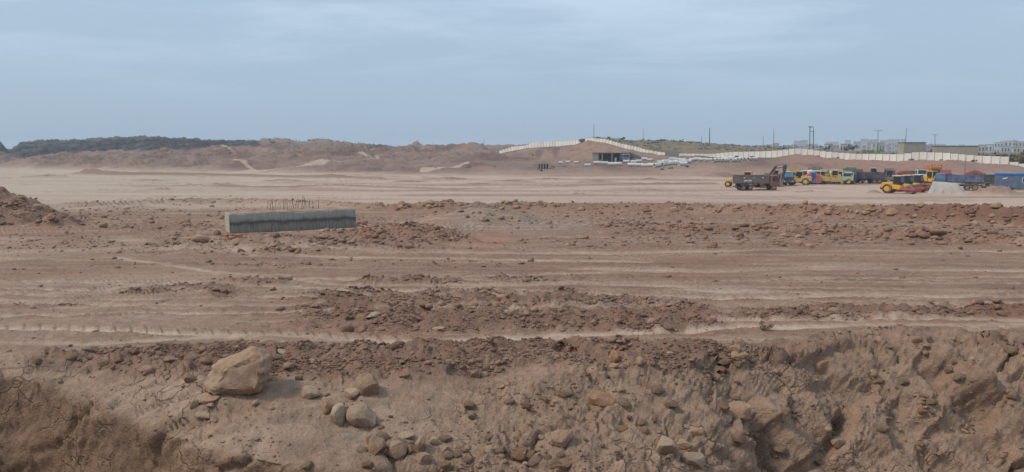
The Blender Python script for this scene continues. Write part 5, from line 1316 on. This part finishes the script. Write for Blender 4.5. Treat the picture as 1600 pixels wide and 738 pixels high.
# slab split by a crack: two halves
def split_slab():
    p, i, j = pick(552, 672); d = p.y; s = d / FPX; root = empty('split_slab', p + Vector((0, .12, .10)), 0, 'pale slab of stone split by an open crack', 'rock')
    for k, (x0, x1) in enumerate(((-.36 * 100 * s, -.135 * 100 * s), (-.12 * 100 * s, .36 * 100 * s))):
        v = stone_shape(I3, 470 + k, 5, .06, 1.0); v[:, 0] = np.clip(v[:, 0] * 1.25, -1, 1) if k == 0 else np.clip(v[:, 0] * 1.25, -1, 1)
        v = v * np.array([(x1 - x0) / 2, .17, .15]); v[:, 0] += (x0 + x1) / 2; v[:, 2] += -.05 * (v[:, 0] > .2)
        link(bpy.data.objects.new('half', rock_mesh('half', v, I3[1], M_STONE2)), root)
split_slab()
# lumps on the bank and ridge, all much alike
KINDS = [([stone_shape(I2, 600 + i, 8, .16, .8) for i in range(8)], I2[1])]
lump_me = [rock_mesh('clod', v, I2[1], (M_CLAY, M_STONE, M_CLAY, M_STONE2, M_CLAY, mats[3], M_CLAY, M_STONE)[i]) for i, v in enumerate(KINDS[0][0])]
def lumps(n, w, seed, lo, hi, label, group, cat='clod'):
    idx = sample(w, n, seed); r = np.random.default_rng(seed)
    for k in idx:
        o = link(bpy.data.objects.new('clod', lump_me[int(r.integers(0, 8))])); dist = max(8.0, float(R.ravel()[k])); s = r.uniform(lo, hi) ** 1.0 / FPX * dist / 2
        o.scale = (s * r.uniform(.9, 1.4), s * r.uniform(.8, 1.2), s * r.uniform(.7, 1.1)); o.location = Vector(V[k]) + Vector(Nn[k]) * s * .05
        o.rotation_euler = (r.uniform(-.4, .4), r.uniform(-.4, .4), r.uniform(0, 6.28)); tag(o, label, cat, group)
clus = .15 + sstep(.0, .5, noise2(X * 1.2, S * 1.2, 250))
lumps(60, midw * (PY > 610) * (1 - .5 * gully) * clus, 61, 11, 24, 'clay lump lying loose among the many on the middle of the bank', 'clay lumps on the middle bank')
lumps(30, sstep(430, 560, PX) * (1 - sstep(740, 800, PX)) * bankw * (PY > 640) * clus, 62, 10, 22, 'clay lump in the rubble right of the split slab', 'clay lumps beside the split slab')
lumps(26, gully * (PY > 560), 63, 10, 24, 'lump of clay caught in the gully', 'lumps in the gully')
lumps(26, rightw * clus * (PY > 540), 64, 9, 20, 'lump of clay stuck on the right hand slope', 'lumps on the right slope')
lumps(30, blobs([(240, 566, 180, 22), (470, 590, 60, 20), (640, 590, 60, 14)]), 65, 9, 18, 'clod in the band of rubble behind the near bank', 'clods behind the near bank')
lumps(50, np.clip(row_bank / .3, 0, 1) * (1 - bankw) * (PX > 590), 66, 6, 13, 'brown boulder tumbled along the long dirt ridge', 'boulders along the dirt ridge')
lumps(30, block_heap > .15, 67, 5, 9, 'clod on the heaps round the concrete footing', 'clods round the footing')
lumps(16, np.clip(left_heap / .3, 0, 1), 68, 6, 12, 'clod on the flank of the large dirt mound', 'clods on the dirt mound')
# white scrap of litter in the churned soil
p, i, j = pick(866, 503); o = MB().add([(-.10, 0, .02), (.02, -.02, .05), (.13, .01, .07), (.12, .05, .03), (0, .05, .01)], [(0, 1, 2, 3, 4)]).add([(-.10, 0, .01), (.02, -.02, .04), (.13, .01, .06), (.12, .05, .02), (0, .05, .0)], [(4, 3, 2, 1, 0)]).build('plastic_scrap', M_WHITE)
o.location = p + Vector((0, 0, .02)); tag(o, 'small white scrap of litter in the dark churned soil', 'litter')
# ---------------------------------------------------------------- poles
M_POLE = dusty('weathered_pole', (96, 94, 92), .85, .2, .2, 3)
M_WIREF = dusty('pole_steel', (84, 86, 90), .6, .3, .15, 3)
def pole(px, top, base, d, label, r=.16, arm=None, lean=0.0, group='poles standing beyond the wall'):
    a, b = at(px, base, d), at(px + lean, top, d); gz = ground_z(a.x, a.y); root = empty('utility_pole', (a.x, a.y, min(gz, a.z) - .2), 0, label, 'pole', group)
    o = Vector(root.location); MB().cyl((0, 0, 0), b - o, r, r * .6, 10).build('post', M_POLE, root, 0, True)
    t = b - o
    if arm:
        for k in range(arm[1]):
            z = t.z - .35 - k * 1.1; MB().bar((t.x - arm[0] / 2, -.12, z), (t.x + arm[0] / 2, -.12, z), .16).build('cross_arm', M_WIREF, root)
            for x in (-.45, 0, .45): MB().cyl((t.x + x * arm[0], -.12, z + .05), (t.x + x * arm[0], -.12, z + .42), .09, .05, 8).build('insulator', M_POLE, root)
    else: MB().cyl(t, t + Vector((0, 0, .35)), .07, .03, 6).build('spike', M_WIREF, root)
    return root
pole(928, 195, 217, 350, 'thin tall pole rising behind the highest point of the wall', .16)
pole(1005, 203, 222, 430, 'thin faint pole on the dry hilltop behind the gate', .14)
pole(1096, 213, 229, 420, 'short pole left of the thick concrete pole on the hill', .17)
pole(1108.5, 200, 228, 400, 'thick concrete pole on the skyline above the pipes', .30, lean=.6)
pole(1192.5, 213, 233, 450, 'short thin pole in front of the hazy town', .17)
pole(1209, 202, 231, 460, 'tall thin pole in front of the hazy town, left of the double pole', .19)
pole(1372, 203.5, 236, 380, 'pole with a single cross arm over the green trees', .22, (4.2, 1))
pole(1414, 201, 236, 330, 'leaning bare pole beside the grey block house', .17, lean=2.5)
pole(1461, 210, 236, 430, 'small cross armed pole between the two grey block houses', .2, (3.6, 1))
pole(676, 224, 233, 520, 'small pole on the ridge right of the earth knob', .18); pole(756, 216, 230, 510, 'thin pole on the bare ridge left of the wall end', .16)
pole(1508, 240, 276, 180, 'thin dark pole in front of the cut bank behind the blue tipper', .07)
def double_pole():
    d = 330; a, b = at(1265, 236, d), at(1270.8, 236, d); root = empty('double_pole', ((a.x + b.x) / 2, d, ground_z(a.x, d) - .2), 0, 'double pole with cross beams like a letter H in front of the hazy town', 'pole')
    o = Vector(root.location); t1, t2 = at(1265.6, 198, d) - o, at(1271.2, 201, d) - o
    for q, t in ((a, t1), (b, t2)): MB().cyl((q.x - o.x, 0, 0), t, .22, .16, 10).build('post', M_POLE, root, 0, True)
    for z, w in ((t1.z - .3, .6), (t1.z - 2.3, .1)): MB().bar((t1.x - w, -.2, z), (t2.x + .2, -.2, z), .2).build('cross_beam', M_WIREF, root)
    MB().bar((t1.x - 1.0, -.2, t1.z - .05), (t1.x + 1.2, -.2, t1.z - .05), .2).build('top_arm', M_WIREF, root)
double_pole()

# ---------------------------------------------------------------- bushes, trees
def leaf_mat(name, rgb, var=.2):
    m, nt, b = mat_base(name, .8, .2); tc = nd(nt, 'ShaderNodeTexCoord').outputs['Object']; n = noise_node(nt, tc, 2.5, 3, .6)
    c = nd(nt, 'ShaderNodeRGB'); c.outputs[0].default_value = (*lin(*rgb), 1)
    oi = nd(nt, 'ShaderNodeObjectInfo').outputs['Random']
    q = mul_node(nt, mul_node(nt, c.outputs[0], rng_node(nt, n, .3, .7, .65, 1.35)), rng_node(nt, oi, 0, 1, 1 - var, 1 + var))
    nt.links.new(q, b.inputs['Base Color']); return m
M_LEAF = leaf_mat('dark_leaves', (74, 80, 58)); M_DRY = leaf_mat('dry_scrub', (122, 108, 76)); M_FRESH = leaf_mat('fresh_leaves', (98, 142, 70)); M_GREYL = leaf_mat('grey_green_leaves', (82, 92, 80))
M_BARK = dusty('bark', (86, 72, 60), .9, .15, .2, 6)
def crown_mesh(name, n, seed, mat, size=.16, flat=.8, lobes=5):
    r = np.random.default_rng(seed); cs = r.normal(0, .42, (lobes, 3)); cs[:, 2] = np.abs(cs[:, 2]) * .9 + .35; rad = r.uniform(.3, .55, lobes); k = r.integers(0, lobes, n)
    dirn = r.normal(size=(n, 3)); dirn /= np.linalg.norm(dirn, axis=1)[:, None]; p = cs[k] + dirn * (rad[k] * r.uniform(.55, 1.0, n))[:, None]; p[:, 2] = np.maximum(p[:, 2], .04)
    u = r.normal(size=(n, 3)); u /= np.linalg.norm(u, axis=1)[:, None]; w = np.cross(u, dirn + .3 * r.normal(size=(n, 3))); w /= np.linalg.norm(w, axis=1)[:, None] + 1e-6
    s = size * r.uniform(.6, 1.3, (n, 1)); q = np.stack([p - u * s, p + w * s * .5, p + u * s, p - w * s * .5], 1); q[..., 2] *= flat
    me = mesh_np(name, q.reshape(-1, 3), quads=np.arange(4 * n).reshape(-1, 4)); me.materials.append(mat); return me
def stem_mesh(h=.5):
    mb = MB().cyl((0, 0, -.2), (.04, 0, h * .7), .06, .04, 7)
    for k in range(4): a = k * 1.6; mb.cyl((.03, 0, h * .4), (.35 * math.cos(a), .35 * math.sin(a), h * 1.1), .03, .012, 5)
    return mb.mesh('stem', M_BARK)
SHRUB = {m.name: [crown_mesh('foliage', 240, 700 + 10 * i + k, m) for k in range(3)] for i, m in enumerate((M_LEAF, M_DRY, M_FRESH, M_GREYL))}
STEM = stem_mesh()
def shrub(x, y, s, mat, label, group=None, name='shrub', cat='bush', z=None, tall=1.0):
    r = random.random(); root = empty(name, (x, y, (ground_z(x, y) if z is None else z) - .05 * s), random.uniform(0, 6.28), label, cat, group)
    root.scale = (s * random.uniform(.9, 1.25), s * random.uniform(.9, 1.2), s * tall * random.uniform(.8, 1.1))
    link(bpy.data.objects.new('foliage' if name == 'shrub' else 'crown', random.choice(SHRUB[mat.name])), root); link(bpy.data.objects.new('stem' if name == 'shrub' else 'trunk', STEM), root)
    return root
def shrub_at(px, d, hpx, mat, label, group=None, **kw):
    u = float(ray(px, 238)[0]); return shrub(u * d, d, hpx * d / FPX / 1.15, mat, label, group, **kw)
for px, d, h, m, lab in [(1029, 425, 5.5, M_LEAF, 'dark rounded bush on the hill skyline behind the gate'), (1037, 425, 4.5, M_LEAF, 'olive bush right of the dark rounded bush on the skyline'), (1002, 410, 4, M_LEAF, 'dark low bush on the dry hillside above the gate'),
        (1013, 412, 3, M_LEAF, 'small dark bush on the hillside right of the low one'), (973, 420, 7, M_DRY, 'tall tuft of dry scrub on the hilltop behind the stepped wall'), (1065, 425, 4.5, M_DRY, 'dry bush on the skyline left of the thick pole'), (1078, 425, 3.5, M_LEAF, 'dark bush on the skyline near the thick pole'),
        (1092, 425, 3.5, M_LEAF, 'dark bush beside the short pole on the hill'), (910, 350, 7, M_DRY, 'scrub growing in the notch at the top of the wall'), (745, 505, 4, M_LEAF, 'single dark tree on the bare ridge left of the wall end'), (692, 510, 4, M_LEAF, 'low trees on the ridge right of the earth knob'),
        (706, 508, 2.6, M_LEAF, 'small dark shrub on the ridge between knob and wall'), (483, 660, 4, M_LEAF, 'dark tree in the gap between the two flat topped hills'), (372, 660, 3.5, M_LEAF, 'lone tree on the dark ridge left of the flat topped hills'), (78, 655, 3.2, M_LEAF, 'tree on the skyline of the dark ridge at the left'),
        (116, 655, 2.6, M_LEAF, 'small tree on the skyline of the dark ridge'), (56, 640, 3, M_LEAF, 'bush at the left end of the dark ridge by the notch')]:
    shrub_at(px, d, h, m, lab)
for k in range(26):
    px = random.uniform(930, 1190); d = random.uniform(340, 430) if px < 1060 else random.uniform(310, 430)
    shrub_at(px, d, random.uniform(1.5, 3.2), random.choice((M_DRY, M_DRY, M_LEAF)), 'small dry bush scattered on the hillside behind the wall', 'dry bushes on the hillside behind the wall')
for k in range(34):
    px = random.uniform(1180, 1560); d = random.uniform(250, 430)
    shrub_at(px, d, random.uniform(2, 4.2), random.choice((M_DRY, M_LEAF, M_GREYL)), 'low bush on the flat scrubland between the wall and the town', 'bushes on the scrubland behind the wall')
for px, d, h, m, lab in [(1332, 420, 11, M_GREYL, 'dark blue green tree standing before the hazy town'), (1323, 430, 7, M_GREYL, 'smaller grey tree left of the dark blue green tree'), (1291, 430, 7, M_GREYL, 'grey green tree in front of the pale houses'), (1222, 380, 6, M_GREYL, 'dark tree behind the highest part of the long wall'),
        (1352, 380, 6, M_FRESH, 'fresh green tree left of the cross armed pole'), (1361, 375, 5.5, M_FRESH, 'fresh green tree just left of the cross arm pole foot'), (1374, 375, 8, M_FRESH, 'brightest green tree at the foot of the cross armed pole'), (1393, 300, 6, M_LEAF, 'dark bush left of the first grey block house'),
        (1414, 268, 7, M_LEAF, 'dark bush at the left corner of the first grey block house'), (1432, 262, 6, M_LEAF, 'dark bush before the first grey block house'), (1457, 320, 9, M_GREYL, 'wide dark tree between the two grey block houses'), (1448, 320, 8, M_GREYL, 'dark tree beside the first grey block house'),
        (1467, 320, 8, M_LEAF, 'dark tree touching the left end of the long block house')]:
    shrub_at(px, d, h, m, lab, 'trees before the town', name='tree', cat='tree', tall=1.1)
for k, px in enumerate((1535, 1543, 1551, 1559, 1567, 1575, 1583, 1591, 1599, 1607)):
    shrub_at(px, 235 - 2 * k, 13 + 6 * math.sin(k * .45) + random.uniform(-1, 2) + (6 if k > 5 else 0), M_DRY if k % 3 else M_LEAF, 'tall dry brown scrub behind the right end of the wall', 'dry scrub behind the right end of the wall')
for px, py, s, m, lab in [(1424, 251.5, 5, M_LEAF, 'dark bush at the foot of the wall on the cut bank'), (1434, 252.5, 3, M_LEAF, 'low weed patch at the wall foot right of the dark bush'), (1521, 256, 5, M_LEAF, 'dark shrub against the wall above the blue tipper'), (1309, 252, 3, M_LEAF, 'small dark weed below the wall above the pale green truck'),
        (1147, 247, 5, M_LEAF, 'round dark bush at the wall behind the pipes'), (1175, 246, 4, M_LEAF, 'dark weed at the wall end of the pipe row'), (1364, 251, 2.5, M_LEAF, 'tiny weed under the wall above the navy truck'), (1470, 254, 3, M_LEAF, 'weed under the wall above the decorated truck')]:
    d = wall_point(px)[1] - 1.2; u = float(ray(px, 250)[0]); shrub(u * d, d, s * d / FPX / 1.1, m, lab, 'weeds along the foot of the wall')
for px, py, s, lab in [(1190, 517, .12, 'dry weed tuft at the edge of the right hand bank'), (1150, 361, .20, 'small green weed on the low dirt ridge'), (846, 268, .55, 'dark weeds below the box culvert'), (863, 262, .5, 'green weeds right of the box culvert'), (882, 261, .45, 'green weeds in front of the small pipes'), (1035, 266, .6, 'scrub in the ditch below the slanting pipes'), (1048, 264, .7, 'dark scrub on the slope below the forward pipe'), (1074, 262, .6, 'scrub below the forward pipe at the right')]:
    p, i, j = pick(px, py); shrub(p.x, p.y, s, M_DRY if py > 500 else M_LEAF, lab, None, z=p.z)

# scrub over the far ridge and the hillside: nobody could count it
def scrub_cover():
    w = (farridge * (PX < 430) * .2 + farridge * mesa * .15 + .12 * hillw * (PX > 560) * (PX < 800) * sstep(430, 480, R) + .5 * backl * (PX < 1250) + .03 * hillw * (PX < 900)) * (np.abs(PX - 800) < 860)
    w = w * sstep(-.1, .4, fbm2(X * .03, Y * .03, 4, .6, 260)); p = w.ravel() / w.sum(); r = np.random.default_rng(9); n = 3600
    idx = r.choice(len(p), n, p=p); k = 9; s = r.uniform(.35, 1.0, n) * np.clip(R.ravel()[idx] / 500, .6, 1.4)
    c = V[idx][:, None, :] + r.normal(0, 1, (n, k, 3)) * (s[:, None, None] * np.array([.8, .8, .35])); c[..., 2] += s[:, None] * .45
    u = r.normal(size=(n, k, 3)); u /= np.linalg.norm(u, axis=2, keepdims=True); q_ = np.cross(u, r.normal(size=(n, k, 3))); q_ /= np.linalg.norm(q_, axis=2, keepdims=True); e = s[:, None, None] * .55
    me = mesh_np('undergrowth', np.stack([c - u * e, c + q_ * e * .6, c + u * e, c - q_ * e * .6], 2).reshape(-1, 3), quads=np.arange(4 * n * k).reshape(-1, 4)); me.materials.append(M_GREYL)
    tag(link(bpy.data.objects.new('undergrowth', me)), 'dark scrub covering the far ridge and dry hillsides', kind='stuff')
scrub_cover()

# ---------------------------------------------------------------- houses
M_BLOCKW = dusty('block_wall', (164, 157, 142), .9, .2, .25, 1.0); M_HOLE = dusty('dark_opening', (62, 64, 66), .9, .1, 0, 1)
def house(c, size, rz, label, wall, roof, cat='house', group=None, floors=1, cols=3, name='house', par=.4, tank=False, holes=True):
    x, y, z = c; L, W, Hh = size; root = empty(name, (x, y, z), rz, label, cat, group)
    MB().box((0, 0, Hh / 2), (L, W, Hh)).build('wall', wall, root); r_ = MB().box((0, 0, Hh + .12), (L + .3, W + .3, .24)).build('roof', roof, root)
    for s, dx, dy in (((L + .3, .18), 0, -(W + .12) / 2), ((L + .3, .18), 0, (W + .12) / 2)): MB().box((dx, dy, Hh + .24 + par / 2), (s[0], s[1], par)).build('parapet', wall, r_)
    if tank: MB().box((L * .22, 0, Hh + 1.1), (L * .3, W * .4, 1.8)).build('stair_head', wall, r_)
    if holes:
        for f in range(floors):
            for k in range(cols):
                xx = -L / 2 + (k + .5) * L / cols; zz = (f + .55) * Hh / floors
                w_ = MB().box((xx, -W / 2 - .02, zz), (L / cols * .42, .1, Hh / floors * .42)).build('window', M_HOLE, root); MB().box((xx, -W / 2 - .1, zz - Hh / floors * .24), (L / cols * .5, .2, .12)).build('sill', wall, w_)
    return root
def block_house(px0, px1, top, d, depth, label, turn, n_open, seed):
    u = float(ray((px0 + px1) / 2, 238)[0]); s = d / FPX; x = u * d; z = ground_z(x, d) - .6; h = float(ray(800, top)[1]) * d - z; L = (px1 - px0) * s
    root = empty('block_house', (x, d + depth / 2, z), -math.atan(u) + turn, label, 'house'); 
    MB().box((0, 0, h / 2), (L, depth, h)).build('wall', M_BLOCKW, root); MB().box((0, 0, h + .08), (L + .4, depth + .4, .2)).build('roof', M_DARKC, root)
    for k in range(n_open):
        xx = -L / 2 + (k + .6) * L / n_open; MB().box((xx, -depth / 2 - .02, h * .48), (L / n_open * .28, .1, h * .36)).build('window', M_HOLE, root)
    return root
block_house(1413, 1446, 223, 275, 5, 'grey unfinished block house with flat roof beside the leaning pole', .45, 0, 1)
block_house(1471, 1528, 228.5, 262, 6, 'long low grey block house behind the middle of the wall', .22, 0, 2)
M_HW = [dusty('house_white', (172, 173, 172), .85, .2, .12, 1), dusty('house_cream', (166, 160, 150), .85, .2, .15, 1), dusty('house_grey', (160, 158, 154), .85, .2, .15, 1), dusty('house_brick', (150, 120, 104), .85, .2, .15, 1)]
def town_house(px, base, top, wpx, d, label, m, cols=3, floors=2, group=None, turn=0.0, tank=False):
    u = float(ray(px, 238)[0]); s = d / FPX; z0 = min(ground_z(u * d, d), float(ray(800, base)[1]) * d) - .5; h = float(ray(800, top)[1]) * d - z0
    return house((u * d, d + 5, z0), (wpx * s, max(6, wpx * s * .7), h), -math.atan(u) + turn, label, M_HW[m], M_DARKC, 'house', group, floors, cols, tank=tank)
NAMED = [(1299, 236, 226.0, 9, 520, 'pale house left of the dark blue green tree', 0, 2, 1), (1322, 236, 226, 8, 560, 'cream house half hidden by the grey trees', 1, 2, 1), (1262, 236, 229, 12, 620, 'low white house behind the double pole', 0, 3, 1),
    (1200, 235, 228, 14, 700, 'white house left of the tall thin pole in the haze', 0, 3, 1), (1232, 236, 228, 10, 800, 'grey house in the haze above the highest wall panels', 2, 3, 2), (1583, 238, 220.8, 16, 900, 'white two storey house highest at the right edge', 0, 3, 2),
    (1565, 238, 223, 12, 930, 'pale house left of the highest white house', 0, 3, 2), (1598, 238, 222, 14, 860, 'pale grey house cut by the right edge', 2, 3, 2), (1550, 238, 226, 10, 800, 'low pale house beside the long block house', 0, 2, 1), (1575, 238, 229, 12, 700, 'low white house in front of the highest one', 0, 3, 1), (1593, 238, 231, 9, 600, 'small white shed under the right hand houses', 0, 2, 1), (1539, 238, 227, 9, 700, 'grey house right of the long block house', 2, 2, 1)]
for a in NAMED: town_house(*a, turn=random.uniform(-.3, .3), tank=a[0] in (1583, 1565))
for k in range(58):
    px = 1165 + 470 * ((k * .618034) % 1.0); d = random.uniform(900, 1900); far_ = d > 1400
    town_house(px, 237, random.uniform(226, 232) - (3.5 if 1340 < px < 1410 else 0) - (2 if far_ else 0), random.uniform(5, 12), d, 'hazy distant house among the many of the town', random.choice((0, 1, 2, 2, 3)), random.choice((2, 3)), random.choice((1, 2, 3)), 'houses of the distant town', random.uniform(-.5, .5), random.random() < .4)
for k, (px, top, w) in enumerate([(1206, 226, 16), (1246, 220.5, 12), (1256, 219.5, 10), (1300, 222, 18), (1324, 219.5, 8), (1349, 217.3, 10), (1362, 218.5, 14), (1380, 219.5, 12), (1396, 218, 16), (1410, 217.5, 6)]):
    u = float(ray(px, 238)[0]); d = 2350 + 35 * k; z0 = -4; h = float(ray(800, top)[1]) * d - z0
    house((u * d, d, z0), (w * d / FPX, 22, h), -math.atan(u), 'faint block of flats fading into the haze behind the town', M_HW[2], M_DARKC, 'apartment block', 'faint blocks of flats on the horizon', 5, 4, 'apartment_block')
# ---------------------------------------------------------------- haze
def haze_box():
    lo, hi = Vector((-3060, -3060, -19)), Vector((3060, 3060, 34))
    bm = bmesh.new(); bmesh.ops.create_cube(bm, size=1)
    for v in bm.verts: v.co = Vector([(lo[i] + hi[i]) / 2 + v.co[i] * (hi[i] - lo[i]) for i in range(3)])
    me = bpy.data.meshes.new('haze'); bm.to_mesh(me); bm.free()
    m = bpy.data.materials.new('haze'); m.use_nodes = True; nt = m.node_tree; nt.nodes.clear()
    out = nt.nodes.new('ShaderNodeOutputMaterial'); pv = nt.nodes.new('ShaderNodeVolumePrincipled')
    pv.inputs['Color'].default_value = (.80, .90, 1.0, 1); pv.inputs['Density'].default_value = .00026; pv.inputs['Anisotropy'].default_value = 0
    nt.links.new(pv.outputs[0], out.inputs['Volume'])
    me.materials.append(m)
    tag(link(bpy.data.objects.new('haze', me)), 'thin blue grey haze over the far hills and town', kind='stuff')
haze_box()
